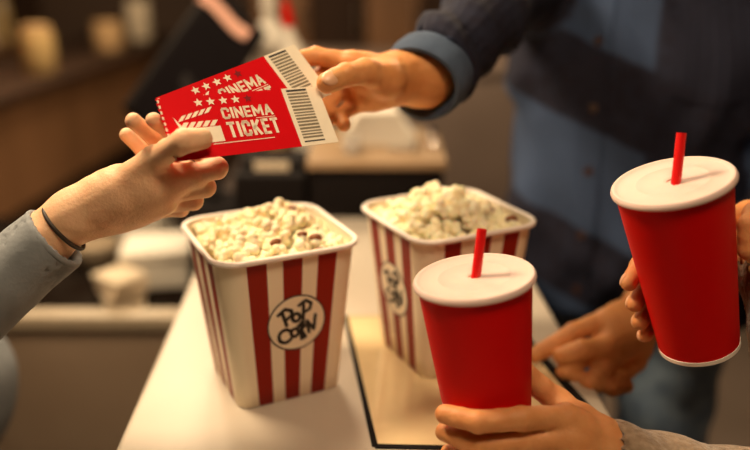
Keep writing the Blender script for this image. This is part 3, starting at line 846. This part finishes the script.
def person_rest(root, T, yaw, skin, garment, trousers, hgt=1.0, hair_long=False, look=0.0, chest=.125, wide=1.0, hem=.90, arms=()):
    """head and neck (skin), garment with sleeves, trousers, shoes, hair, eyes; T maps body coordinates to the room"""
    Z = lambda z: z * hgt
    B = np.array([[math.cos(yaw), -math.sin(yaw), 0], [math.sin(yaw), math.cos(yaw), 0], [0, 0, 1.]])
    hc = T(0, -.035, Z(1.655)); lo = hc - .19; hi = hc + .17; lo[2] -= .14
    s = SDF(lo, hi, .0035)
    s.add([ell(T(0, -.02, Z(1.675)), (.074, .092, .098), B), ell(T(0, -.055, Z(1.61)), (.056, .062, .072), B), cap(T(0, -.082, Z(1.565)), T(0, -.088, Z(1.57)), .022)], .03, .02)
    s.add([cap(T(0, .01, Z(1.45)), T(0, -.0, Z(1.60)), .058, .052)], .01, .03)
    s.add([cap(T(0, -.116, Z(1.665)), T(0, -.132, Z(1.628)), .007, .011)], .006, .012)
    for sx in (-1, 1):
        s.sub([ell(T(sx * .031, -.122, Z(1.665)), (.018, .016, .012), B)])
        s.add([ell(T(sx * .031, -.098, Z(1.665)), (.016, .014, .0125), B)], .0, .004)
        s.add([ell(T(sx * .078, -.01, Z(1.65)), (.007, .017, .029), B)], 0, .008)
    s.add([cap(T(-.016, -.117, Z(1.592)), T(.016, -.117, Z(1.592)), .006)], 0, .006)
    hv, hf = s.mesh()
    parts = [(hv, hf, skin)]
    # neck base, chest and upper arms under the clothes, as one coarse surface
    s = SDF(T(0, 0, 0) - np.array([.62, .62, 0]), T(0, 0, 0) + np.array([.62, .62, 1.52 * hgt]), .012)
    s.add([cap(T(0, .0, Z(1.38)), T(0, 0, Z(1.5)), .07, .052), cap(T(-.12 * wide, 0, Z(1.38)), T(.12 * wide, 0, Z(1.38)), .055), cap(T(-.06, 0, Z(1.2)), T(.06, 0, Z(1.2)), .095), cap(T(-.06, 0, Z(.98)), T(.06, 0, Z(.98)), .09),
           cap(T(0, 0, Z(.98)), T(0, 0, Z(1.38)), .10)], .06, .04)
    for sx in (-1, 1): s.add([cap(T(sx * .085, 0, Z(.92)), T(sx * .095, 0, Z(.5)), .065, .045), cap(T(sx * .095, 0, Z(.5)), T(sx * .10, .01, Z(.09)), .045, .035), cap(T(sx * .10, .01, Z(.06)), T(sx * .11, -.12, Z(.045)), .034, .03)], .02, .03)
    for arm in arms: s.add([cap(a, b, r * .62, r2 * .62) for (a, r), (b, r2) in zip(arm, arm[1:])], .02, .03)
    bv, bf = s.mesh(); parts.append((bv, bf, skin))
    # trousers and shoes
    s = SDF(T(0, 0, 0) - np.array([.34, .34, 0]), T(0, 0, 0) + np.array([.34, .34, 1.06 * hgt]), .010)
    for sx in (-1, 1): s.add([cap(T(sx * .085, 0, Z(.93)), T(sx * .095, 0, Z(.5)), .092, .070), cap(T(sx * .095, 0, Z(.5)), T(sx * .10, .01, Z(.10)), .070, .058)], .03, .03)
    s.add([cap(T(-.06, 0, Z(.96)), T(.06, 0, Z(.96)), .105)], .03, .05)
    s.disp(lambda x, y, z: .003 * np.sin(z * 60 + 3 * np.sin(x * 14)) * np.sin(x * 31 + y * 27))
    s.cut(T(0, 0, Z(.085)), (0, 0, -1))
    tv, tf = s.mesh(); mesh_obj('trousers', [(tv, tf, trousers)], root)
    for sx in (-1, 1):
        s = SDF(T(sx * .10, -.05, .06) - .2, T(sx * .10, -.05, .06) + .2, .006)
        s.add([cap(T(sx * .10, .03, .045), T(sx * .112, -.15, .038), .042, .040), cap(T(sx * .10, .02, .09), T(sx * .10, .02, .06), .046, .045)], .02, .02); s.cut((0, 0, .004), (0, 0, -1))
        v, f = s.mesh(); mesh_obj('shoe', [(v, f, shoe_m)], root)
    # hair
    s = SDF(hc - .22, hc + .2, .005)
    s.add([ell(T(0, .005, Z(1.70)), (.084, .098, .092), B)], .01, .01)
    if hair_long: s.add([cap(T(0, .05, Z(1.66)), T(0, .09, Z(1.47)), .075, .05)], .01, .03)
    s.sub([ell(T(0, -.105, Z(1.62)), (.075, .07, .105), B)])
    s.disp(lambda x, y, z: .002 * np.sin(x * 160 + y * 120 + 2 * np.sin(z * 60)))
    v, f = s.mesh(); mesh_obj('hair', [(v, f, hair_dark)], root)
    ep = []
    for sx in (-1, 1):
        v, f = small_ellipsoid(T(sx * .031, -.103, Z(1.665)), (.0115, .0105, .0105), B); ep.append((v, f, eye_white))
        v, f = small_ellipsoid(T(sx * .031, -.1095, Z(1.6645)), (.0055, .0052, .0055), B); ep.append((v, f, iris))
    mesh_obj('eyes', ep, root)
    v, f = small_ellipsoid(T(0, -.1225, Z(1.592)), (.021, .004, .0055), B); mesh_obj('lips', [(v, f, lip)], root)
    return parts
def garment_sdf(T, hgt, chest, wide, hem, h=.008):
    Z = lambda z: z * hgt
    s = SDF(T(0, 0, 0) + np.array([-.62, -.70, hem - .08]), T(0, 0, 0) + np.array([.62, .62, 1.54 * hgt]), h)
    s.add([cap(T(-.145 * wide, 0, Z(1.40)), T(.145 * wide, 0, Z(1.40)), .062), cap(T(-.085 * wide, 0, Z(1.27)), T(.085 * wide, 0, Z(1.27)), chest),
           cap(T(-.075 * wide, 0, Z(1.08)), T(.075 * wide, 0, Z(1.08)), chest * .96), cap(T(-.08 * wide, 0, Z(.93)), T(.08 * wide, 0, Z(.93)), chest * 1.02),
           cap(T(-.04, .0, Z(1.0)), T(-.04, 0, Z(1.35)), chest * .9), cap(T(.04, .0, Z(1.0)), T(.04, 0, Z(1.35)), chest * .9), cap(T(0, .0, Z(1.42)), T(0, 0, Z(1.475)), .085, .066)], .07, .05)
    return s
def folds(amp, sc=1.0, ph=0.0):
    def f(x, y, z):
        w = np.sin(x * 17 * sc + 1.3 * np.sin(z * 13 * sc + ph)) * 1.4
        return amp * (np.sin((z * .8 + x * .55 + y * .3) * 58 * sc + 2.2 * w + ph) * .6 + np.sin((z * .5 - x * .9 + y) * 33 * sc + w + ph * 2) * .6)
    return f

# ======== the man behind the counter's right side
MY = R(-24)
TM = torso_frame((.414, 1.235), MY)
man = empty('person', (.414, 1.235, 0)); tag(man, 'person in a dark blue checked shirt, one hand on the tickets, one on the counter', 'person')
man_inv = Matrix.Translation((-.414, -1.235, 0))
def TP(px, py, off): return np.array(ticket_pt(px, py, off))
tdep = lambda px, py, off=0: float((TP(px, py, off) - np.array([0, 0, CAMZ])) @ FW)
# right hand (at the left in the picture), pinching the tickets
th = [P(386, 80, .775), P(366, 72, .752), P(346, 75, .735), TP(323, 90, .0112)]
f1 = [P(352, 62, .785), P(316, 56, .790), P(297, 60, .782), TP(286, 72, -.0105)]
f2 = [P(356, 74, .800), P(326, 72, .806), P(309, 84, .795), TP(303, 100, -.0105)]
f3 = [P(362, 88, .808), P(338, 92, .812), P(326, 106, .800), P(330, 118, .785)]
f4 = [P(370, 100, .808), P(350, 108, .806), P(340, 116, .792), P(344, 125, .778)]
wr = P(398, 78, .815)
mv1 = arm_hand([f1, f2, f3, f4], th, wr, [(P(424, 75, .835), .033), (P(460, 44, .87), .031)], [cap(P(385, 80, .79), P(362, 78, .785), .019, .015), cap(P(385, 92, .80), P(366, 96, .80), .016, .012)], rw=(.0275, .03), fr=(.0098, .008), tr=(.012, .0105))
n1m = nail_at(th[3], th[2], n1.to_3d() if False else np.array(n1), .0105)
# left hand resting on the counter edge, loosely closed
wl = P(650, 305, .925)
g1 = [P(608, 318, .892), P(574, 332, .884), P(552, 346, .878), P(534, 355, .874)]
g2 = [P(612, 334, .884), P(583, 357, .868), P(566, 372, .862), P(580, 378, .862)]
g3 = [P(622, 348, .876), P(600, 372, .858), P(590, 384, .850), P(606, 384, .856)]
g4 = [P(636, 362, .880), P(620, 378, .860), P(612, 388, .852), P(626, 386, .858)]
gt = [P(632, 336, .890), P(606, 348, .866), P(582, 350, .858), P(562, 356, .858)]
mv2 = arm_hand([g1, g2, g3, g4], gt, wl, [(P(690, 282, .96), .035), (P(730, 258, 1.01), .038)], [cap(P(640, 325, .895), P(615, 342, .878), .022, .018), cap(P(635, 315, .90), P(608, 325, .888), .018, .015)], rw=(.031, .033), fr=(.0115, .0095), tr=(.0125, .0105))
# arms, shoulder to sleeve end
shR = TM(-.17, -.01, 1.40); shL = TM(.17, -.01, 1.40)
elR = P(486, 12, .945); cuR = P(436, 67, .845)
elL = P(812, 196, 1.10); cuL = P(742, 250, 1.03)
armR = [(shR, .060), (elR, .047), (cuR, .044)]
armL = [(shL, .062), (elL, .052), (cuL, .047)]
parts = person_rest(man, TM, MY, skin_tan, None, denim, arms=(armR, armL))
parts += [(*mv1, skin_tan), (*n1m, nail), (*mv2, skin_tan)]
mesh_obj('body', parts, man)
s = garment_sdf(TM, 1.0, .126, 1.05, .90, .007)
for arm in (armR, armL): s.add([cap(a, b, r, r2) for (a, r), (b, r2) in zip(arm, arm[1:])], .02, .035)
s.disp(lambda x, y, z: folds(.0042)(x, y, z) + .0035 * np.sin((x * .9 + y * .35) * 120 + 2.5 * np.sin(z * 9) + 1.5 * np.sin(z * 23)) * (.6 + .4 * np.sin(z * 14 + x * 20)))
# hollow sleeve ends
for arm, skin_r in ((armR, .037), (armL, .038)):
    a, b = arm[1][0], arm[2][0]; d = (b - a) / np.linalg.norm(b - a)
    B_ = basis(d); 
    s.sub([cap(b - d * .02, b + d * .08, .0345, .036), cap(b + d * .055, b + d * .09, .062)])
s.cut(TM(0, 0, .885), (0, 0, -1))
sv, sf = s.mesh()
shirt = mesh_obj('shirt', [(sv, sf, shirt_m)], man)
def cloth_coords(ob, T, yaw, c, arm_list):
    me = ob.data; co_ = np.empty(len(me.vertices) * 3); me.vertices.foreach_get('co', co_); co_ = co_.reshape(-1, 3)
    ca, sa = math.cos(-yaw), math.sin(-yaw); rel = co_ - np.array([c[0], c[1], 0])
    x = rel[:, 0] * ca - rel[:, 1] * sa; y = rel[:, 0] * sa + rel[:, 1] * ca
    ang = np.arctan2(x, -y)
    out = np.stack([ang * .15, rel[:, 2] + .36 * ang * .15, y], 1)
    for arm in arm_list:                 # along the sleeves the cloth follows the arm
        for (a, r), (b, r2) in zip(arm, arm[1:]):
            ab = b - a; t = ((co_ - a) @ ab) / (ab @ ab); dd = np.linalg.norm(co_ - a - np.clip(t, 0, 1)[:, None] * ab, axis=1)
            B_ = basis(ab); q = co_ - a
            m = (dd < r * 1.25) & (t > .12)
            out[m, 0] = np.arctan2(q[m] @ B_[:, 1], q[m] @ B_[:, 2]) * r; out[m, 1] = (q[m] @ B_[:, 0]) + .05
    at = me.attributes.new('plaid', 'FLOAT_VECTOR', 'POINT'); at.data.foreach_set('vector', out.astype(np.float32).ravel())
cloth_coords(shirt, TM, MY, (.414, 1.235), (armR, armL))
# rolled cuffs
def ring_mesh(c, d, r, w, t, m, name, parent, n=48, wob=.0015):
    B_ = basis(d); mb = MB(); k = 10
    for i in range(n):
        a = 2 * PI * i / n; rad = B_[:, 1] * math.cos(a) + B_[:, 2] * math.sin(a); rr = r + wob * math.sin(3 * a + 1)
        for j in range(k):
            b = 2 * PI * j / k
            mb.v.append(tuple(np.array(c) + rad * (rr + t * math.cos(b)) + B_[:, 0] * (w * math.sin(b) * (1 if abs(math.sin(b)) < .99 else 1))))
    for i in range(n):
        for j in range(k): mb.f.append((i * k + j, ((i + 1) % n) * k + j, ((i + 1) % n) * k + (j + 1) % k, i * k + (j + 1) % k)); mb.m.append(0)
    return mb.build(name, m, parent, True)
shade_cuff = mat('shirt_cuff_blue', (.075, .105, .165), .9, var=(.05, .07, .115), vscale=30, spec=.2)
c1_ = ring_mesh(cuR + (cuR - elR) / np.linalg.norm(cuR - elR) * .021, cuR - elR, .0395, .021, .0062, shade_cuff, 'cuff', shirt)
c2_ = ring_mesh(cuL + (cuL - elL) / np.linalg.norm(cuL - elL) * .022, cuL - elL, .0445, .022, .0050, shade_cuff, 'cuff', shirt)
# placket and buttons laid on the shirt's own surface
from mathutils.bvhtree import BVHTree
bvh = BVHTree.FromPolygons([tuple(v) for v in sv.tolist()], [tuple(int(i) for i in q) for q in sf])
fx = -.052
pl = MB(); rows = []
for k in range(46):
    z = .90 + .54 * k / 45; row = []
    for x in (-.017, -.0165, 0, .0165, .017):
        o = Vector(TM(fx + x, -.40, z).tolist()); dr = (Vector(TM(0, 0, 0).tolist()) - Vector(TM(0, -1, 0).tolist()))
        hit, nr, _, _ = bvh.ray_cast(o, dr)
        if hit is None: hit = Vector(TM(fx + x, -.1, z).tolist()); nr = -dr
        row.append(hit + nr * (.0022 if abs(x) < .0168 else -.001))
    rows.append(row)
for row in rows: pl.v += [tuple(q) for q in row]
for i in range(len(rows) - 1):
    for j in range(4): pl.f.append((i * 5 + j, i * 5 + j + 1, (i + 1) * 5 + j + 1, (i + 1) * 5 + j)); pl.m.append(0)
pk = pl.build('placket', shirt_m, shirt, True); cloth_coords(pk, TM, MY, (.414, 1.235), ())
for z in (1.395, 1.315, 1.222, 1.128, 1.03, .94):
    o = Vector(TM(fx, -.40, z).tolist()); dr = (Vector(TM(0, 0, 0).tolist()) - Vector(TM(0, -1, 0).tolist()))
    hit, nr, _, _ = bvh.ray_cast(o, dr)
    if hit is None: continue
    M = Matrix.Translation(hit + nr * .002) @ nr.to_track_quat('Z', 'Y').to_matrix().to_4x4()
    MB().lathe([(0, 0), (.0062, 0), (.0066, .001), (.006, .0026), (.0045, .002), (0, .002)], 24).build('button', dark_btn, shirt, True, M)
# chest pocket
pk = MB(); nr_, nc_ = 10, 8; g_ = []
for i in range(nr_ + 1):
    for j in range(nc_ + 1):
        x = .045 + .11 * j / nc_; z = 1.235 + .13 * i / nr_
        if i == 0: z += .012 * abs(j / nc_ - .5) * 2
        o = Vector(TM(x, -.40, z).tolist()); hit, nr, _, _ = bvh.ray_cast(o, dr)
        g_.append(tuple((hit + nr * .0022) if hit else Vector(TM(x, -.12, z).tolist())))
pk.v = g_
for i in range(nr_):
    for j in range(nc_): a = i * (nc_ + 1) + j; pk.f.append((a, a + 1, a + nc_ + 2, a + nc_ + 1)); pk.m.append(0)
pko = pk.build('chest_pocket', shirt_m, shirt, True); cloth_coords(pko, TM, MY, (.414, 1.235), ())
for ch in [o for o in bpy.data.objects if o.parent == man]: ch.matrix_local = man_inv

# ======== the woman at the left, reaching with the tickets between thumb and fingers
WY = R(78)
TWm = torso_frame((-.665, .84), WY)
wom = empty('person', (-.665, .84, 0)); tag(wom, 'person in a blue-grey jacket with a dark wrist cord, gripping the tickets from the left', 'person')
# left-reaching hand
th = [P(116, 190, .690), P(154, 160, .672), TP(181, 149, .0128), TP(200, 145, .0098)]
f1 = [P(172, 180, .685), P(217, 168, .690), P(196, 150, .715), TP(156, 114, -.0095)]
f2 = [P(166, 192, .698), P(205, 187, .706), P(170, 152, .735), TP(136, 110, -.016)]
f3 = [P(158, 202, .712), P(193, 200, .720), P(156, 162, .742), P(127, 135, .725)]
f4 = [P(148, 209, .722), P(180, 208, .730), P(165, 190, .750), P(150, 178, .748)]
ww = P(70, 218, .700)
wv = arm_hand([f1, f2, f3, f4], th, ww, [(P(42, 242, .70), .0232), (P(-10, 282, .695), .026)], [cap(P(110, 198, .70), P(155, 184, .688), .023, .018), cap(P(105, 212, .71), P(158, 199, .702), .021, .016), cap(P(90, 206, .70), P(120, 192, .695), .0215, .020), cap(P(165, 182, .690), P(195, 176, .692), .0125, .0115)], rw=(.0225, .026), fr=(.0106, .0072), tr=(.0108, .0092))
n2m = nail_at(th[3], th[2], np.array(n1) * 1.0 + np.array([0, 0, .5]), .0072)
shW = TWm(-.155, 0, 1.36); elW = P(-110, 372, .70); cuW = P(57, 236, .70)
shW2 = TWm(.155, 0, 1.36); elW2 = TWm(.22, .04, 1.09); cuW2 = TWm(.20, .02, .87)
armW = [(shW, .058), (elW, .046), (P(-20, 300, .70), .034), (cuW, .0315)]; armW2 = [(shW2, .058), (elW2, .046), (cuW2, .034)]
parts = person_rest(wom, TWm, WY, skin_fair, None, dark_wood, hgt=.95, hair_long=True, arms=(armW, armW2), chest=.115)
parts += [(*wv, skin_fair), (*n2m, nail)]
# her other hand, hanging relaxed
def relaxed(Tf, sgn, W, dn, fwd, k=1.0):
    W = np.array(W); dn = np.array(dn) / np.linalg.norm(dn); B_ = basis(dn, fwd)    # along, side, up(fwd)
    fs = []
    for i in range(4):
        m = W + B_[:, 0] * (.088 - .004 * abs(i - 1)) * k + B_[:, 2] * (.028 - .019 * i) * k
        c = [m]; L = [.042, .026, .020][:]; ang = .25
        for l in L:
            c.append(c[-1] + (B_[:, 0] * math.cos(ang) + B_[:, 1] * sgn * math.sin(ang)) * l * (1 - .08 * abs(i - 1)) * k); ang += .28
        fs.append(c)
    t = [W + B_[:, 0] * .03 + B_[:, 2] * .022, W + B_[:, 0] * .055 + B_[:, 2] * .042 + B_[:, 1] * sgn * .012, W + B_[:, 0] * .085 + B_[:, 2] * .05 + B_[:, 1] * sgn * .02, W + B_[:, 0] * .11 + B_[:, 2] * .047 + B_[:, 1] * sgn * .026]
    return fs, t
dn = cuW2 - elW2; dn /= np.linalg.norm(dn)
fs, tt = relaxed(TWm, 1, cuW2 + dn * .03, dn, (0, 0, 1))
parts.append((*arm_hand(fs, tt, cuW2 + dn * .03, [(cuW2 - dn * .05, .026)], [], rw=(.024, .026), h=.002), skin_fair))
mesh_obj('body', parts, wom)
s = garment_sdf(TWm, .95, .118, .98, .84, .008)
s.add([cap(TWm(-.03, -.075, .99), TWm(.06, -.08, .90), .100, .112)], .02, .07); s.add([cap(a, b, r, r2) for (a, r), (b, r2) in zip(armW2, armW2[1:])], .02, .035); s.disp(folds(.003, ph=1.)); s.cut(TWm(0, 0, .82), (0, 0, -1))
dW = (cuW - armW[2][0]); dW /= np.linalg.norm(dW)
gv, gf = s.mesh()
# the reaching sleeve in a finer grid
pts = [a for a, r in armW]; s = SDF(np.min(pts, 0) - .08, np.max(pts, 0) + .08, .004)
s.add([cap(a, b, r, r2) for (a, r), (b, r2) in zip(armW, armW[1:])], .01, .02); s.disp(folds(.0012, 2.0))
s.cut(cuW, dW); s.sub([cap(cuW - dW * .025, cuW + dW * .03, .0265)])
v2, f2_ = s.mesh()
jk = mesh_obj('jacket', [(gv, gf, grey_cloth), (v2, f2_, grey_cloth)], wom)
ring_mesh(cuW - dW * .004, dW, .0300, .003, .0020, grey_cloth, 'cuff_hem', jk, wob=0)
fwd_ = (ww - np.array(P(40, 243, .70))); fwd_ /= np.linalg.norm(fwd_)
br = ring_mesh(P(64, 227, .700), fwd_ + np.array([.05, 0, .0]), .0238, .0019, .0019, cord, 'wrist_cord', wom, wob=.0004); br['label'] = 'thin dark cord bracelet'
for ch in [o for o in bpy.data.objects if o.parent == wom]: ch.matrix_local = Matrix.Translation((.665, -.84, 0))

# ======== the person at the right, holding both soda cups
CYW = R(-82)
TC = torso_frame((.80, .56), CYW)
cus = empty('person', (.80, .56, 0)); tag(cus, 'person in a fuzzy beige knit sweater at the right edge, holding both red soda cups', 'person')
def on_cup(Mc, z, ang, off):          # ang measured in the cup's frame, off = distance from the paper wall
    rr = CRB + (CRT - CRB) * z / CH + off
    return np.array(Mc @ Vector((rr * math.cos(ang), rr * math.sin(ang), z)))
A = R
rf = .0098
# left hand round the low cup: fingers across the near side (-90 deg faces the viewer)
def wrap(Mc, zs, angs, off=rf): return [on_cup(Mc, z, A(a), off) for z, a in zip(zs, angs)]
h1 = [P(566, 417, .655)] + wrap(C1, (.052, .056, .057), (-62, -104, -140), .0102)
h2 = [P(568, 438, .652)] + wrap(C1, (.030, .0325, .037), (-62, -106, -146), .0100)
h3 = [P(570, 460, .652)] + wrap(C1, (.008, .009, .015), (-62, -106, -146), .0096)
h4 = [P(574, 480, .655)] + wrap(C1, (-.012, -.0115, -.008), (-60, -100, -140), .006)
ht = [P(580, 424, .690), P(558, 402, .716)] + wrap(C1, (.050, .052), (40, 78), .0108)
wL = P(604, 450, .672)
cv1 = arm_hand([h1, h2, h3, h4], ht, wL, [(P(645, 474, .675), .026), (P(720, 500, .68), .03)], [cap(P(594, 438, .675), P(570, 430, .672), .018, .014), cap(P(594, 455, .675), P(572, 455, .668), .018, .014)], rw=(.0235, .026), fr=(.0104, .0086), tr=(.0115, .0098), finger_r=[1, 1, .96, .85])
# right hand round the raised cup: fingers round the far side, tips showing at its left
k1 = [P(748, 212, .748)] + [on_cup(C2, z, A(a), .0095) for z, a in ((.094, 62), (.080, 112), (.069, 160))]
k2 = [P(756, 236, .752)] + [on_cup(C2, z, A(a), .0095) for z, a in ((.072, 62), (.059, 112), (.048, 162))]
k3 = [P(758, 258, .752)] + [on_cup(C2, z, A(a), .0092) for z, a in ((.050, 62), (.039, 112), (.029, 162))]
k4 = [P(760, 280, .745)] + [on_cup(C2, z, A(a), .0085) for z, a in ((.032, 62), (.021, 108), (.013, 158))]
kt = [P(766, 236, .690), P(758, 216, .672)] + [on_cup(C2, z, A(a), .0115) for z, a in ((.088, -14), (.108, -8))]
wR = P(774, 256, .712)
cv2 = arm_hand([k1, k2, k3, k4], kt, wR, [(P(784, 310, .705), .026), (P(800, 360, .695), .03)], [cap(P(770, 244, .72), P(758, 236, .74), .019, .015)], rw=(.0235, .026), fr=(.0096, .0082), tr=(.0115, .0098))
parts = []
shA = TC(.155, 0, 1.36); shB = TC(-.155, 0, 1.36)
# facing -x, the person's left shoulder is the one nearer the viewer
near, far = (shA, shB) if shA[1] < shB[1] else (shB, shA)
elA = np.array([.565, .46, 1.03]); elB = np.array([.50, .655, 1.045])
cuA = P(618, 455, .672); cuB = P(790, 262, .715)
armA = [(near, .058), (elA, .052), (P(720, 498, .68), .042), (P(616, 462, .672), .034)]
armB = [(far, .058), (elB, .05), (P(808, 380, .69), .040), (P(777, 268, .710), .0335)]
parts = person_rest(cus, TC, CYW, skin_warm, None, denim, hgt=.95, hair_long=True, arms=(armA, armB), chest=.115)
parts += [(*cv1, skin_warm), (*cv2, skin_warm)]
for f in (k1, k2, k3, k4):
    out = np.array(f[3]) - np.array(C2 @ Vector((0, 0, .05))); parts.append((*nail_at(f[3], f[2], out, .0082), nail))
mesh_obj('body', parts, cus)
s = garment_sdf(TC, .95, .120, 1.0, .84, .008); s.disp(folds(.003, ph=2.)); s.cut(TC(0, 0, .82), (0, 0, -1)); gv, gf = s.mesh()
gp = [(gv, gf, knit)]
for arm in (armA, armB):
    pts = [a for a, r in arm]; s = SDF(np.min(pts, 0) - .09, np.max(pts, 0) + .09, .0035)
    s.add([cap(a, b, r, r2) for (a, r), (b, r2) in zip(arm, arm[1:])], .01, .02)
    s.disp(lambda x, y, z: .0009 * np.sin(x * 700) * np.sin(y * 640) * np.sin(z * 700) + .0016 * np.sin(x * 95 + y * 60 + 2 * np.sin(z * 50)))
    d_ = arm[-1][0] - arm[-2][0]; d_ /= np.linalg.norm(d_)
    s.cut(arm[-1][0] + d_ * .014, d_); s.sub([cap(arm[-1][0] - d_ * .04, arm[-1][0] + d_ * .04, .0295)])
    v, f = s.mesh(); gp.append((v, f, knit))
mesh_obj('sweater', gp, cus)
for ch in [o for o in bpy.data.objects if o.parent == cus]: ch.matrix_local = Matrix.Translation((-.80, -.56, 0))

# ------------------------------------------------------------------ light
def area(name, loc, size, power, col, target):
    L = bpy.data.lights.new(name, 'AREA'); L.shape = 'DISK'; L.size = size; L.energy = power; L.color = col
    o = bpy.data.objects.new(name, L); COL.objects.link(o); o.location = loc
    o.rotation_euler = (Vector(target) - Vector(loc)).to_track_quat('-Z', 'Y').to_euler()
    return o
WARM = (1, .755, .48)
def pendant(x, y, z, label, power, size=.34, tgt=None):
    t = empty('pendant_lamp', (x, y, z)); tag(t, label, 'lamp', 'pendant lamps over the counters')
    MB().lathe([(.03, .16), (.05, .15), (.19, .0), (.185, 0), (.045, .14), (.0, .145)], 40).build('lamp_shade', black_pl, t, True)
    MB().tube((0, 0, .15), (0, 0, 2.9 - z), .004).build('cable', black_pl, t)
    MB().lathe([(0, .03), (.12, .03), (.10, .06), (0, .07)], 30).build('bulb', lamp_glow, t, True)
    area('pendant_light', (x, y, z - .01), size, power, WARM, tgt or (x, y, 0))
pendant(-.62, .95, 2.15, 'black pendant lamp above the left side of the counter', 22, tgt=(-.02, .75, 1.05))
pendant(.10, .15, 2.25, 'black pendant lamp above the near end of the counter', 8, tgt=(.0, .75, 1.05))
pendant(-1.0, 3.0, 2.2, 'black pendant lamp above the brown back counter', 27)
pendant(.6, 2.5, 2.3, 'black pendant lamp above the far taupe cabinet', 17)
pendant(-.35, 2.0, 2.2, 'added unseen black pendant lamp that brightens the till', 13, tgt=(-.1, 1.45, 1.05))  # unseen lamp, added to brighten the till top and papers
w = bpy.data.worlds.new('World'); bpy.context.scene.world = w; w.use_nodes = True
w.node_tree.nodes['Background'].inputs[0].default_value = (.5, .4, .32, 1)
w.node_tree.nodes['Background'].inputs[1].default_value = .25

# ------------------------------------------------------------------ camera
cam = bpy.data.cameras.new('camera'); co = bpy.data.objects.new('camera', cam); COL.objects.link(co)
cam.sensor_width = 36; cam.lens = FPX / 750 * 36; cam.clip_start = .02
co.location = (0, 0, CAMZ); co.rotation_euler = (R(90) - PITCH, 0, 0)
cam.dof.use_dof = True; cam.dof.focus_distance = .69; cam.dof.aperture_fstop = cam.lens / 23.0
sc = bpy.context.scene; sc.camera = co
sc.view_settings.view_transform = 'Standard'; sc.view_settings.look = 'None'; sc.view_settings.gamma = 1; sc.view_settings.exposure = .12
sc.view_settings.use_curve_mapping = False
